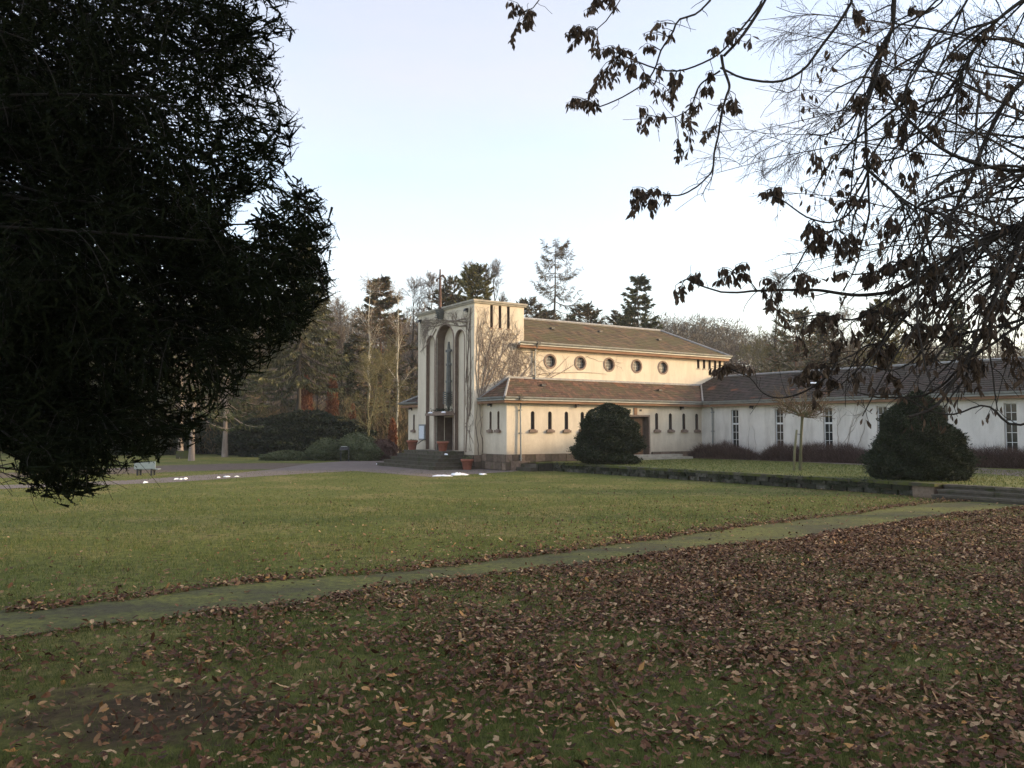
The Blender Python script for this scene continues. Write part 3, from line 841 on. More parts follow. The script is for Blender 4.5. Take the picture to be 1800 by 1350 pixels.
def downpipe(parent, pts, rad=0.05):
    nb = NB(); P = catmull(pts, 4 * len(pts)); nb.tubes(P, np.full(len(P), rad), 7)
    o = nb.build('downpipe', M['zinc'], parent, True)
    for q in np.linspace(0.25, 0.9, 3):
        p = P[int(q * (len(P) - 1))]
        nb = NB(); nb.box(p - [rad + .02, rad + .02, .025], p + [rad + .02, rad + .06, .025]); nb.build('bracket', M['grey_metal'], o)
downpipe(chapel, [(4.2, -ne, 7.40), (4.2, -0.30, 7.2), (4.2, -0.12, 7.0), (4.2, -0.11, 6.0), (4.2, -0.11, 5.3)])
part('hopper', M['dark_metal'], chapel, bx(((4.08, -ne - 0.17, 7.36), (4.32, -ne + 0.1, 7.56))))
ae = 0.44
part('eaves_board', M['fascia'], chapel, bx(((AX - ae + 0.06, -AB - ae + 0.06, 3.74), (15.9, -AB + 0.1, 3.88)), ((AX - ae + 0.06, -AB + 0.1, 3.74), (AX + 0.1, -0.002, 3.88)),
      ((AX - ae + 0.06, TW + 0.002, 3.74), (AX + 0.1, TW + AB + ae, 3.88)), ((AX + 0.1, TW + AB - .1, 3.74), (15.9, TW + AB + ae - .06, 3.88))))
part('gutter', M['zinc'], chapel, lambda nb: (gutter(nb, (AX - ae, -AB - ae, 4.08), (15.5, -AB - ae, 4.08), 0.14), nb.box((AX - ae, -AB - ae - 0.03, 3.885), (15.6, -AB - ae + 0.1, 3.96))))
part('gutter', M['zinc'], chapel, lambda nb: (gutter(nb, (AX - ae, -0.24, 4.08), (AX - ae, -AB - ae, 4.08), 0.14), nb.box((AX - ae - 0.03, -AB - ae + .102, 3.885), (AX - ae + 0.1, -0.24, 3.96))))
part('gutter', M['zinc'], chapel, lambda nb: gutter(nb, (AX - ae, TW + AB + ae, 4.08), (AX - ae, TW + 0.24, 4.08), 0.14))
downpipe(chapel, [(1.42, -AB - ae, 3.96), (1.42, -AB - 0.3, 3.78), (1.42, -AB - 0.12, 3.55), (1.42, -AB - 0.13, 2.0), (1.42, -AB - 0.16, 0.25)])
part('hopper', M['dark_metal'], chapel, bx(((1.06, -AB - ae - 0.17, 3.93), (1.3, -AB - ae + 0.1, 4.12))))

# tiled roofs: real overlapping tiles on each slope
def tile_slope(nb, e0, e1, r0, r1, tw=0.24, tl=0.32, th=0.026):
    """slope between eave edge e0-e1 and ridge edge r0-r1 (may be shorter)"""
    e0, e1, r0, r1 = [np.array(v, float) for v in (e0, e1, r0, r1)]
    rows = max(2, int(np.linalg.norm((r0 + r1) / 2 - (e0 + e1) / 2) / tl))
    n_ = norm(np.cross(e1 - e0, (r0 + r1) / 2 - (e0 + e1) / 2))
    if n_[2] < 0: n_ = -n_
    for k in range(rows):
        t0 = k / rows; t1 = min(1, (k + 1.12) / rows)
        a0 = e0 + (r0 - e0) * t0; b0 = e1 + (r1 - e1) * t0
        a1 = e0 + (r0 - e0) * t1; b1 = e1 + (r1 - e1) * t1
        L0 = np.linalg.norm(b0 - a0)
        c = max(1, int(round(L0 / tw)))
        s = np.linspace(0, 1, c + 1)
        if k % 2 and c > 2: s[1:-1] += 0.5 / c; s = np.clip(s, 0, 1)
        lo = a0[None] + (b0 - a0)[None] * s[:, None]
        hi = a1[None] + (b1 - a1)[None] * s[:, None]
        gap = (b0 - a0) / (L0 + 1e-6) * 0.006
        p0 = lo[:-1] + gap + n_ * th; p1 = lo[1:] - gap + n_ * th
        j = rng.uniform(0, 0.012, size=(c, 1)) * n_[None]
        p0 = p0 + j; p1 = p1 + j
        q0 = hi[:-1] + gap + n_ * 0.004; q1 = hi[1:] - gap + n_ * 0.004
        b0_ = lo[:-1] + gap; b1_ = lo[1:] - gap
        V = np.stack([p0, p1, q1, q0, b0_, b1_], 1).reshape(-1, 3)
        i = np.arange(c)[:, None] * 6
        nb.add(V, Q=np.concatenate([i + np.array([[0, 1, 2, 3]]), i + np.array([[4, 5, 1, 0]])]))
def roof_solid(nb, V, Q=None, T=None):
    nb.add(V, T=T, Q=Q)
RZ, RX = 9.5, 18.0
x0, x1, y0, y1 = TD + 0.01, 21.0, -ne + 0.06, TW + ne - 0.06
ym = TW / 2
rf = NB()
rf.add([(x0, y0, 7.45), (x1, y0, 7.45), (x1, y1, 7.45), (x0, y1, 7.45), (x0, ym, RZ), (RX, ym, RZ)], T=[(1, 2, 5), (0, 4, 3)], Q=[(0, 1, 5, 4), (2, 3, 4, 5), (0, 3, 2, 1)])
roof = rf.build('nave_roof', M['joint'], chapel)
nb = NB()
tile_slope(nb, (x0, y0, 7.46), (x1, y0, 7.46), (x0, ym, RZ + .01), (RX, ym, RZ + .01))
tile_slope(nb, (x1, y1, 7.46), (x0, y1, 7.46), (RX, ym, RZ + .01), (x0, ym, RZ + .01))
tile_slope(nb, (x1, y0, 7.46), (x1, y1, 7.46), (RX, ym, RZ + .01), (RX + .01, ym, RZ + .01))
tag(nb.build('roof_tiles', M['tiles'], roof), kind='stuff')
part('ridge_cap', M['lead'], roof, lambda nb: nb.tubes(np.array([(x0, ym, RZ + 0.05), (RX, ym, RZ + 0.05)]), np.array([0.09, 0.09]), 8, True))
part('hip_cap', M['lead'], roof, lambda nb: nb.tubes(np.array([(RX, ym, RZ + 0.05), (x1, y0, 7.52)]), np.array([0.09, 0.08]), 8, True))
part('hip_cap', M['lead'], roof, lambda nb: nb.tubes(np.array([(RX, ym, RZ + 0.05), (x1, y1, 7.52)]), np.array([0.09, 0.08]), 8, True))
def vent_tile(parent, c):
    nb = NB(); c = np.array(c); nb.box(c - [.14, .12, .02], c + [.14, .12, .1]); nb.build('vent_tile', M['dark_metal'], parent)
sl = (RZ - 7.46) / (ym - y0)
for x, t in ((7.1, 0.62), (11.2, 0.66), (16, 0.5)):
    vent_tile(roof, (x, y0 + t * (ym - y0), 7.46 + t * (RZ - 7.46) + 0.05))
# aisle roofs: slope against the nave, hipped at the front end
def aisle_roof(sgn, mat):
    ya = -AB - ae + 0.06 if sgn < 0 else TW + AB + ae - 0.06
    yb = -0.005 if sgn < 0 else TW + 0.005
    xa, xb, zt, ze = AX - ae + 0.06, 18.4, 5.32, 4.0
    xr = 2.4
    rb = NB()
    rb.add([(xa, ya, ze), (xb, ya, ze), (xb, yb, zt), (xr, yb, zt), (xa, yb, ze), (xb, yb, ze)],
           Q=[(0, 1, 2, 3), (0, 4, 5, 1)], T=[(0, 3, 4), (3, 2, 5), (3, 5, 4), (1, 5, 2)])
    ro = rb.build('aisle_roof', M['joint'], chapel)
    nb = NB()
    tile_slope(nb, (xa, ya, ze + .01), (xb, ya, ze + .01), (xr, yb, zt + .01), (xb, yb, zt + .01))
    if sgn < 0:
        tile_slope(nb, (xa, yb, ze + .01), (xa, ya, ze + .01), (xr - .01, yb, zt + .01), (xr, yb, zt + .01))
    else:
        tile_slope(nb, (xa, ya, ze + .01), (xa, yb, ze + .01), (xr, yb, zt + .01), (xr - .01, yb, zt + .01))
    tag(nb.build('roof_tiles', mat, ro), kind='stuff')
    part('hip_cap', M['lead'], ro, lambda nb: nb.tubes(np.array([(xr, yb, zt + 0.04), (xa, ya, ze + 0.06)]), np.array([0.07, 0.07]), 6, True))
    s_ = -1 if sgn < 0 else 1
    part('flashing', M['lead'], ro, bx(((xr - .1, min(yb, yb + s_ * 0.06), zt - 0.02), (xb, max(yb, yb + s_ * 0.06), zt + 0.11))))
    if sgn < 0:
        part('hip_flashing', M['lead'], ro, lambda nb: nb.add([(xa + .02, yb - .03, ze + .05), (xa + .35, yb - .03, ze + .05), (xr + .1, yb - .03, zt + .14), (xr - .15, yb - .03, zt + .14), (xa + .02, yb - .12, ze + .05), (xa + .35, yb - .12, ze + .05), (xr + .1, yb - .12, zt + .14), (xr - .15, yb - .12, zt + .14)], Q=[(4, 5, 6, 7), (3, 2, 1, 0), (0, 1, 5, 4), (1, 2, 6, 5), (2, 3, 7, 6), (3, 0, 4, 7)]))
        for x, t in ((4.0, 0.6), (13.2, 0.55)):
            vent_tile(ro, (x, ya + t * (yb - ya), ze + t * (zt - ze) + 0.05))
    return ro
aisle_roof(-1, M['aisle_tiles']); aisle_roof(1, M['wing_tiles'])

# front steps
steps = tag(empty('front_steps', LOC(-1.4, 3.6), CH_ROT), 'broad flight of mossy stone steps below the chapel front door', 'steps')
for k in range(5):
    i0 = 0.32 * k
    zt = 0.2 * (k + 1)
    nb = NB()
    lo = (-2.75 + i0 + 1.4, -0.2 + i0 - 3.6, zt - 0.2 - (0.05 if k == 0 else 0)); hi = ((-0.04) + 1.4, 7.5 - i0 - 3.6, zt - 0.045)
    nb.box((lo[0] + .04, lo[1] + .04, lo[2]), (hi[0], hi[1] - .04, hi[2]))
    nb.box((lo[0], lo[1], hi[2]), (hi[0], hi[1], zt))
    nb.build('step', M['step_stone'], steps)

# cross mast on the parapet with its ribbed bracket
mast = tag(empty('cross_mast', LOC(-0.2, 3.86, 9.06), CH_ROT), 'tall rust brown cross mast fixed to the tower parapet', 'cross')
part('shaft', M['rust'], mast, lambda nb: nb.tubes(np.array([(0, 0, 0.6), (0, 0, 1.2), (0, 0, 2.2), (0, 0, 3.12)]), np.array([0.105, 0.095, 0.07, 0.045]), 8, True))
part('cross_arm', M['rust'], mast, lambda nb: nb.tubes(catmull([(0, -0.42, 2.63), (0, -0.3, 2.72), (0, -0.12, 2.66), (0, 0, 2.64), (0, 0.12, 2.60), (0, 0.3, 2.58), (0, 0.42, 2.5)], 16), np.full(16, 0.045), 6, True))
for y, z in ((-0.42, 2.63), (0.42, 2.5)):
    part('finial', M['rust'], mast, lambda nb: nb.tubes(np.array([(0, y, z - .09), (0, y, z), (0, y, z + .09)]), np.array([0.03, 0.08, 0.03]), 6))
bk = part('bracket', M['verdigris'], mast, lambda nb: nb.hexa([(-0.1, -.08, 0), (0.19, -.08, 0), (0.19, .08, 0), (-0.1, .08, 0), (-0.2, -.22, 0.62), (0.19, -.22, 0.62), (0.19, .22, 0.62), (-0.2, .22, 0.62)]))
for k in range(5):
    part('rib', M['verdigris'], bk, bx(((-0.24, -0.14 - 0.02 * k, 0.1 + k * 0.115), (0.16, 0.14 + 0.02 * k, 0.14 + k * 0.115))))

# tall bronze cross in the central niche
fig = tag(empty('niche_cross', LOC(0.28, 3.57, 3.37), CH_ROT), 'slender grey green bronze cross standing on the canopy in the central niche', 'sculpture')
part('shaft', M['verdigris'], fig, lambda nb: nb.tubes(np.array([(0, 0, 0), (0, 0, 0.35), (0, 0, 0.36), (0, 0, 2.2), (0, 0, 3.7), (0, 0, 4.3)]), np.array([0.05, 0.10, 0.17, 0.15, 0.12, 0.06]), 6, True))
for z, hw in ((3.75, 0.30), (2.9, 0.24), (1.85, 0.28)):
    part('cross_arm', M['verdigris'], fig, bx(((-0.07, -hw, z - 0.07), (0.07, hw, z + 0.07))))
for k in range(6):
    part('rib', M['verdigris'], fig, bx(((-0.26, -0.3, 0.5 + 0.13 * k), (0.1, 0.3, 0.56 + 0.13 * k))))

# small things on the walls
def floodlight(p, label, facing):
    e = tag(empty('floodlight', p, CH_ROT + facing), label, 'floodlight', 'small floodlights on the walls')
    part('housing', M['dark_metal'], e, lambda nb: nb.hexa([(-.24, -.1, -.1), (-.04, -.1, -.02), (-.04, .1, -.02), (-.24, .1, -.1), (-.2, -.1, .08), (0, -.1, .12), (0, .1, .12), (-.2, .1, .08)]))
    part('bracket', M['dark_metal'], e, bx(((-0.06, -.03, -.14), (0.004, .03, -.02))))
floodlight(LOC(0, 6.82, 9.28), 'small dark floodlight at the far corner of the tower front, beside the woods', 0)
floodlight(LOC(0, 0.79, 9.28), 'small dark floodlight high on the tower front near the sunlit corner', 0)
floodlight(LOC(AX, -0.95, 3.70), 'small dark floodlight under the eaves above the two front slit windows', 0)
floodlight(LOC(AX, 9.2, 3.70), 'small dark floodlight under the eaves above the lone slit window', 0)
floodlight(LOC(5.4, -AB, 3.68), 'small dark floodlight under the aisle eaves before the side door', math.pi / 2)
floodlight(LOC(13.85, -AB, 3.66), 'small dark floodlight under the aisle eaves beyond the side door', math.pi / 2)
nbx = tag(empty('notice_board', LOC(0, 6.45, 2.1), CH_ROT), 'framed glazed notice board on the tower front beside the door', 'notice board')
part('frame', M['grey_metal'], nbx, bx(((-0.10, -0.42, -0.5), (-0.003, 0.42, 0.5))))
part('notice_sheet', M['paper'], nbx, bx(((-0.115, -0.33, -0.41), (-0.101, 0.33, 0.41))))
hr = tag(empty('handrail', LOC(-0.9, 6.2, 1.0), CH_ROT), 'thin dark handrail sloping beside the top of the front steps', 'handrail')
part('rail', M['dark_metal'], hr, lambda nb: nb.tubes(catmull([(0.75, -0.5, 0.62), (0.7, -0.1, 0.6), (0.1, 0.45, 0.0), (0.0, 0.6, -0.1)], 12), np.full(12, 0.025), 5, True))
part('post', M['dark_metal'], hr, lambda nb: nb.tubes(np.array([(0.15, 0.4, -0.25), (0.15, 0.4, 0.05)]), np.array([.02, .02]), 5))
def pot(p, label, plant, s=1.0):
    e = tag(empty('flower_pot', p), label, 'flower pot', 'terracotta pots by the front steps')
    part('pot', M['terracotta'], e, lambda nb: nb.lathe([(0.0, 0), (0.22, 0), (0.235, 0.03), (0.31, 0.46), (0.36, 0.47), (0.37, 0.60), (0.33, 0.605), (0.31, 0.52), (0, 0.5)], 18), True)
    def pf(nb):
        n = 240
        a = rng.uniform(0, 6.28, n); r_ = 0.3 * np.sqrt(rng.uniform(0, 1, n))
        nb.leaves(np.c_[r_ * np.cos(a), r_ * np.sin(a), rng.uniform(0.5, 0.5 + plant, n)], norm(rng.normal(size=(n, 3)) + [0, 0, 0.8]), norm(rng.normal(size=(n, 3))), rng.uniform(.06, .12, n), rng.uniform(.02, .05, n))
    part('plant', M['laurel'], e, pf)
    e.scale = (s, s, s)
pot(LOC(-0.95, 6.05, 1.0), 'terracotta pot on the steps farthest from the chapel door', 0.12, 0.98)
pot(LOC(-1.1, 1.75, 1.0), 'terracotta pot standing on the top step before the dark doorway', 0.12, 0.95)
pot(LOC(-0.75, -0.5, 0.0), 'terracotta pot standing on the ground at the near end of the steps', 0.22, 1.0)
# ---------------------------------------------------------------- long white wing
WD = np.array([0.63, -0.777, 0]); WD /= np.linalg.norm(WD)
WN = np.array([-WD[1], WD[0], 0])
WA = LOC(15.74, -AB)
W_ROT = math.atan2(WD[1], WD[0])
def WL(x, y, z=0.0): return WA + WD * x + WN * y + np.array([0, 0, z])
wing = tag(empty('wing_building', WA, W_ROT), 'long low white wing with tall narrow white-barred windows and dark tiled roof', 'building')
win_x = [2.30 + 3.16 * k for k in range(8)]
cuts = [cutter([(x, 1.12), (x + 0.56, 1.12), (x + 0.56, 3.52), (x, 3.52)], 1, -0.3, 0.3, M['wing_plaster'], M['reveal']) for x in win_x]
WLEN = 28.0
solid('wing_wall', [((0.0, 0.0, 0.3), (WLEN, 8.0, 3.74))], M['wing_plaster'], cuts, wing)
for x in win_x:
    a, b_ = x + 0.03, x + 0.53
    w = part('window', M['white_paint'], wing, bx(((x + 0.002, 0.13, 1.122), (a + 0.02, 0.19, 3.518)), ((b_ - 0.01, 0.13, 1.122), (x + 0.558, 0.19, 3.518)), ((a + 0.02, 0.13, 1.122), (b_ - 0.01, 0.19, 1.16)), ((a + .02, 0.13, 3.48), (b_ - .01, 0.19, 3.518)),
             ((a + .02, 0.12, 2.58), (b_ - .01, 0.195, 2.68))))
    rows = [1.16, 1.633, 2.107, 2.58]; rows2 = [2.68, 3.08, 3.48]
    def bars(nb):
        for z in (1.633, 2.107, 3.08):
            nb.box((a + .02, 0.135, z - 0.013), (b_ - .01, 0.175, z + 0.013))
        for z0, z1 in ((1.16, 2.58), (2.68, 3.48)):
            nb.box((x + 0.272, 0.131, z0), (x + 0.294, 0.178, z1))
    part('glazing_bar', M['white_paint'], w, bars)
    for zr in (rows, rows2):
        for z0, z1 in zip(zr[:-1], zr[1:]):
            for xa, xb in ((a + 0.02, x + 0.283), (x + 0.285, b_ - 0.01)):
                t = random.uniform(-0.004, 0.004)
                nb = NB(); nb.hexa([(xa, 0.155 + t, z0), (xb, 0.155 - t, z0), (xb, 0.165 - t, z0), (xa, 0.165 + t, z0), (xa, 0.155 + t, z1), (xb, 0.155 - t, z1), (xb, 0.165 - t, z1), (xa, 0.165 + t, z1)])
                nb.build('pane', M['window_glass'], w)
    part('sill', M['sill'], w, bx(((x - 0.08, -0.06, 1.04), (x + 0.64, 0.12, 1.119))))
part('eaves_board', M['fascia'], wing, bx(((0.4, -0.38, 3.74), (WLEN + 0.4, 0.1, 3.88))))
part('gutter', M['zinc'], wing, lambda nb: (gutter(nb, (0.45, -0.44, 4.08), (WLEN + 0.5, -0.44, 4.08), 0.14), nb.box((0.45, -0.47, 3.885), (WLEN + 0.4, -0.34, 3.96))))
downpipe(wing, [(0.95, -0.44, 3.96), (0.95, -0.3, 3.78), (0.95, -0.12, 3.55), (0.95, -0.11, 2.0), (0.95, -0.11, 0.44)], 0.055)
ze, zr_, yr = 4.0, 5.95, 4.2
rb = NB()
rb.add([(-2.9, -.38, ze), (WLEN + .4, -.38, ze), (WLEN + .4, 8.38, ze), (-2.9, 8.38, ze), (-2.9, yr, zr_), (WLEN - 3, yr, zr_)], Q=[(0, 1, 5, 4), (2, 3, 4, 5), (0, 3, 2, 1)], T=[(1, 2, 5), (0, 4, 3)])
wr = rb.build('wing_roof', M['joint'], wing)
nb = NB()
tile_slope(nb, (-2.9, -.38, ze + .01), (WLEN + .4, -.38, ze + .01), (-2.9, yr, zr_ + .01), (WLEN - 3, yr, zr_ + .01))
tile_slope(nb, (WLEN + .4, 8.38, ze + .01), (-2.9, 8.38, ze + .01), (WLEN - 3, yr, zr_ + .01), (-2.9, yr, zr_ + .01))
tile_slope(nb, (WLEN + .4, -.38, ze + .01), (WLEN + .4, 8.38, ze + .01), (WLEN - 3, yr, zr_ + .01), (WLEN - 2.99, yr, zr_ + .01))
tag(nb.build('roof_tiles', M['wing_tiles'], wr), kind='stuff')
part('ridge_cap', M['lead'], wr, lambda nb: nb.tubes(np.array([(-2.9, yr, zr_ + .05), (WLEN - 3, yr, zr_ + .05)]), np.array([.08, .08]), 7, True))
# lead lined valley where the two roofs meet
va = (LOC(15.55, -AB - 0.3, 4.12) - WA); vb = (LOC(18.35, -0.05, 5.42) - WA)
def w2l(v): return np.array([v @ WD, v @ WN, v[2]])
part('valley_flashing', M['lead'], wr, lambda nb: nb.tubes(np.array([w2l(va), w2l(vb)]), np.array([0.06, 0.06]), 5, True))
floodlight(WL(3.92, 0, 3.68), 'small dark floodlight under the gutter of the white wing', W_ROT - CH_ROT + math.pi / 2)

# ---------------------------------------------------------------- terrace wall, pillar, steps
WX = 2.62
tw_ = tag(empty('terrace_wall', LOC(WX, -14.7), CH_ROT), 'low mossy stone retaining wall along the edge of the raised lawn', 'wall')
ya, yb = -25.0 + 14.7, -4.25 + 14.7
part('core', M['joint'], tw_, bx(((-0.04, ya, 0), (0.35, yb, 0.40)), ((-1.05, yb - 0.02, 0), (-0.041, yb + 0.28, 0.38))))
t = ya
while t < yb - 0.05:
    for z0, z1 in ((0.0, 0.17), (0.18, 0.345)):
        s_ = t + (0.22 if z0 > 0 else 0)
        end = min(s_ + random.uniform(0.5, 0.68), yb)
        nb = NB(); jbox(nb, (-0.10 - random.uniform(0, .04), s_, z0 + .004), (-0.035, end - 0.02, z1 - .004), 0.012)
        nb.build('stone', M['terrace_stone'], tw_)
    t += 0.66
t = ya
while t < yb - 0.05:
    ln = min(random.uniform(0.9, 1.35), yb - t)
    nb = NB(); jbox(nb, (-0.15, t + .008, 0.352), (0.34, t + ln - .008, 0.452 + random.uniform(-.006, .012)), 0.01)
    nb.build('coping_stone', M['coping_stone'], tw_)
    t += ln
for k in range(2):
    nb = NB(); jbox(nb, (-1.06 + k * 0.5, yb + 0.0, 0.385), (-0.58 + k * 0.5, yb + .3, 0.46), 0.008); nb.build('coping_stone', M['coping_stone'], tw_)
for k in range(3):
    nb = NB(); jbox(nb, (-1.09, yb + 0.0 + k * .1, 0.004), (-1.045, yb + 0.09 + k * .1, 0.38), 0.006); nb.build('stone', M['terrace_stone'], tw_)
# weeds and ivy trailing over the wall
n = 2600
yy = rng.uniform(ya, yb, n); den = (np.sin(yy * 2.1) + np.sin(yy * 0.83 + 1) + rng.normal(size=n) * 0.8) > 0.1
yy = yy[den]; n = len(yy)
nb = NB(); nb.leaves(np.c_[rng.uniform(-0.2, -0.1, n), yy, rng.uniform(0.16, 0.5, n)], norm(rng.normal(size=(n, 3)) + [-0.6, 0, -0.5]), norm(rng.normal(size=(n, 3))), rng.uniform(.05, .12, n), rng.uniform(.02, .05, n))
o = nb.build('ground_ivy', M['hedge'], tw_); o['kind'] = 'stuff'
pil = tag(empty('stone_pillar', LOC(WX - 0.05, -25.42), CH_ROT), 'squat pale stone end pillar where the low wall meets the steps', 'pillar')
nb = NB(); jbox(nb, (-0.34, -0.36, -0.02), (0.3, 0.36, 0.37), 0.012); nb.build('block', M['plinth_stone'], pil)
nb = NB(); jbox(nb, (-0.42, -0.44, 0.372), (0.36, 0.44, 0.475), 0.012); nb.build('cap', M['coping_stone'], pil)
ts = tag(empty('terrace_steps', LOC(WX, -25.9), CH_ROT), 'wide mossy stone steps up to the raised lawn beside the pillar', 'steps')
for k in range(3):
    t = 0.0
    while t > -14:
        ln = random.uniform(1.3, 1.8)
        x0_ = -0.76 + 0.36 * k
        nb = NB()
        jbox(nb, (x0_, t - ln + .01, 0.147 * (k + 1) - 0.07), (x0_ + (0.42 if k < 2 else 0.5), t - .01, 0.147 * (k + 1) + (0.004 if k == 2 else 0)), 0.006)
        jbox(nb, (x0_ + 0.05, t - ln + .01, 0.147 * k - 0.02), (x0_ + 0.4, t - .01, 0.147 * (k + 1) - 0.069), 0.004)
        nb.build('step', M['step_stone'], ts)
        t -= ln
gs = tag(empty('garden_steps', LOC(1.5, -3.4), CH_ROT), 'short stone steps squeezed between the chapel corner and the low wall', 'steps')
for k in range(2):
    nb = NB(); jbox(nb, (-0.45 + .35 * k, -0.8, 0.19 * k - .02), (0.5, 0.75, 0.19 * (k + 1)), 0.008); nb.build('step', M['step_stone'], gs)
nb = NB(); jbox(nb, (-0.75, 0.62, -0.02), (0.5, 0.84, 0.52), 0.01); nb.build('cheek_wall', M['plinth_stone'], gs)

# ---------------------------------------------------------------- snow remnants
def snow_patch(px, py, wpx, dpt, label, z=0.0, n=22, h=0.05, lobes=3):
    c = ground(px, py, z)
    r = np.random.default_rng(int(px * 7 + py))
    wd = wpx / F_PX * c[1] / 2
    a = np.linspace(0, 2 * math.pi, n, endpoint=False)
    rr = 1 + 0.3 * np.sin(a * lobes + r.uniform(0, 6)) + r.normal(size=n) * 0.12
    nb = NB()
    V = [np.c_[wd * rr * np.cos(a), dpt * rr * np.sin(a), np.zeros(n)], np.c_[wd * .8 * rr * np.cos(a), dpt * .8 * rr * np.sin(a), np.full(n, h * .7) + r.normal(size=n) * h * .15], np.c_[wd * .4 * rr * np.cos(a), dpt * .4 * rr * np.sin(a), np.full(n, h) + r.normal(size=n) * h * .2]]
    V = np.concatenate(V + [np.array([[0, 0, h * 1.05]])])
    i = np.arange(n); j = (i + 1) % n
    nb.add(V, Q=np.concatenate([np.stack([i, j, n + j, n + i], -1), np.stack([n + i, n + j, 2 * n + j, 2 * n + i], -1)]), T=np.stack([2 * n + i, 2 * n + j, np.full(n, 3 * n)], -1))
    o = nb.build('snow_patch', M['snow'], None, True)
    o.location = tuple(c)
    tag(o, label, 'snow', 'small patches of old snow')
snow_patch(716, 821, 16, 0.22, 'small lump of old snow on the asphalt in front of the steps', h=0.10)
snow_patch(776, 837, 30, 0.28, 'left piece of the long snow strip on the lawn edge below the steps', h=0.06)
snow_patch(806, 835, 28, 0.34, 'right piece of the long snow strip on the lawn edge below the steps', h=0.10)
snow_patch(848, 834, 12, 0.25, 'thin snow scrap on the lawn edge right of the snow strip', h=0.05)
snow_patch(883, 826, 8, 0.18, 'tiny snow block at the foot of the chapel corner', h=0.09)
snow_patch(255, 849, 4, 0.2, 'smallest snow spot on the path just right of the bench', h=0.06)
snow_patch(310, 843, 5, 0.2, 'first of three snow crumbs on the path, left end', h=0.06)
snow_patch(318, 843, 4.5, 0.18, 'middle one of three snow crumbs on the path', h=0.05)
snow_patch(326, 842.5, 5, 0.2, 'last of three snow crumbs on the path, right end', h=0.07)
snow_patch(384, 840, 4, 0.18, 'small round snow spot on the path beside a flat snow streak', h=0.05)
snow_patch(398, 838.5, 9, 0.2, 'flat snow streak along the lawn edge of the path', h=0.05)
snow_patch(416, 838, 6, 0.18, 'faint snow trace on the path nearest the tall pale trunk', h=0.04)
snow_patch(664, 816, 6, 0.2, 'small snow trace at the far end of the bottom step', h=0.05)
snow_patch(1472, 812.5, 6, 0.2, 'snow crumb on the terrace path in front of the hedge', z=tz, h=0.05)
snow_patch(1491, 811, 7, 0.2, 'rounded snow lump at the foot of the hedge by the conical yew', z=tz, h=0.16)
p = LOC(-1.0, 0.9 + .5, 1.0)
def snow_on(loc, rx, ry, h, label, rot=CH_ROT):
    n = 16; a = np.linspace(0, 2 * math.pi, n, endpoint=False)
    nb = NB()
    V = np.concatenate([np.c_[rx * np.cos(a), ry * np.sin(a), np.zeros(n)], np.c_[rx * .85 * np.cos(a), ry * .8 * np.sin(a), np.full(n, h * .8)], [[0, 0, h]]])
    i = np.arange(n); j = (i + 1) % n
    nb.add(V, Q=np.stack([i, j, n + j, n + i], -1), T=np.stack([n + i, n + j, np.full(n, 2 * n)], -1))
    o = nb.build('snow_patch', M['snow'], None, True); o.location = tuple(loc); o.rotation_euler = (0, 0, rot)
    tag(o, label, 'snow', 'small patches of old snow')
snow_on(LOC(-1.25, 1.32 - .05, 1.003 - 0.2), 0.09, 0.42, 0.10, 'snow heap on the step edge beside the doorway pot')
snow_on(LOC(-0.52, 4.45, 3.273), 0.07, 0.3, 0.09, 'snow strip on the door canopy, end nearer the notice board')
snow_on(LOC(-0.52, 2.75, 3.273), 0.07, 0.26, 0.09, 'snow strip on the door canopy, end nearer the vine trunk')
q = WL(6.9, 1.9, 0); q[2] = ze + (1.9 + .38) / (yr + .38) * (zr_ - ze) + 0.06
snow_on(q, 0.32, 0.5, 0.10, 'bright snow patch left on the dark wing roof', W_ROT)

# ---------------------------------------------------------------- bench, info sign, trough, stake
c = ground(262, 836)
be = tag(empty('bench', (c[0] - .12, c[1], 0), R(4)), 'pale grey park bench seen from behind, half hidden by spruce boughs', 'bench')
for k in range(3):
    part('back_slat', M['bench'], be, bx(((-0.6, -0.03, 0.33 + 0.12 * k), (0.42, 0.0, 0.445 + 0.12 * k))))
for k in range(3):
    part('seat_slat', M['bench'], be, bx(((-0.6, 0.08 + .14 * k, 0.29), (0.5, 0.205 + .14 * k, 0.325))))
for x in (-0.45, 0.22):
    part('leg', M['dark_metal'], be, bx(((x - .04, 0.0, 0), (x + .04, 0.07, 0.5)), ((x - .04, 0.40, 0), (x + .04, 0.46, 0.288)), ((x - .04, 0.071, 0.23), (x + .04, 0.40, 0.288))))
c = at(605, 757, 59.6) * [1, 1, 0]
sg = tag(empty('info_sign', c, R(-8)), 'small dark information sign with a pale top edge among the shrubs', 'sign')
sg.scale = (.78, .78, .85)
part('board', M['dark_metal'], sg, lambda nb: nb.hexa([(-.42, -.1, .95), (.36, -.1, .95), (.36, .06, 0.95), (-.42, .06, .95), (-.42, .12, 1.22), (.36, .12, 1.22), (.36, .2, 1.22), (-.42, .2, 1.22)]))
part('top_edge', M['white_paint'], sg, bx(((-.30, .07, 1.225), (.26, .16, 1.26))))
for x in (-.34, .42):
    part('leg', M['dark_metal'], sg, bx(((x - .04, 0.1, 0), (x + .04, 0.17, 1.3 if x > 0 else 1.1))))
c = ground(321, 806.5)
tr = tag(empty('stone_trough', c, R(-6)), 'square mossy stone trough between two pale trunks', 'trough')
part('side', M['coping_stone'], tr, bx(((-.55, -.02, 0), (.55, .1, .62)), ((-.55, .8, 0), (.55, .9, .62)), ((-.55, .101, 0), (-.45, .8, .62)), ((.45, .101, 0), (.55, .8, .62))))
part('soil', M['earth'], tr, bx(((-.449, .102, 0), (.449, .799, .5))))
c = ground(1395.5, 827, tz)
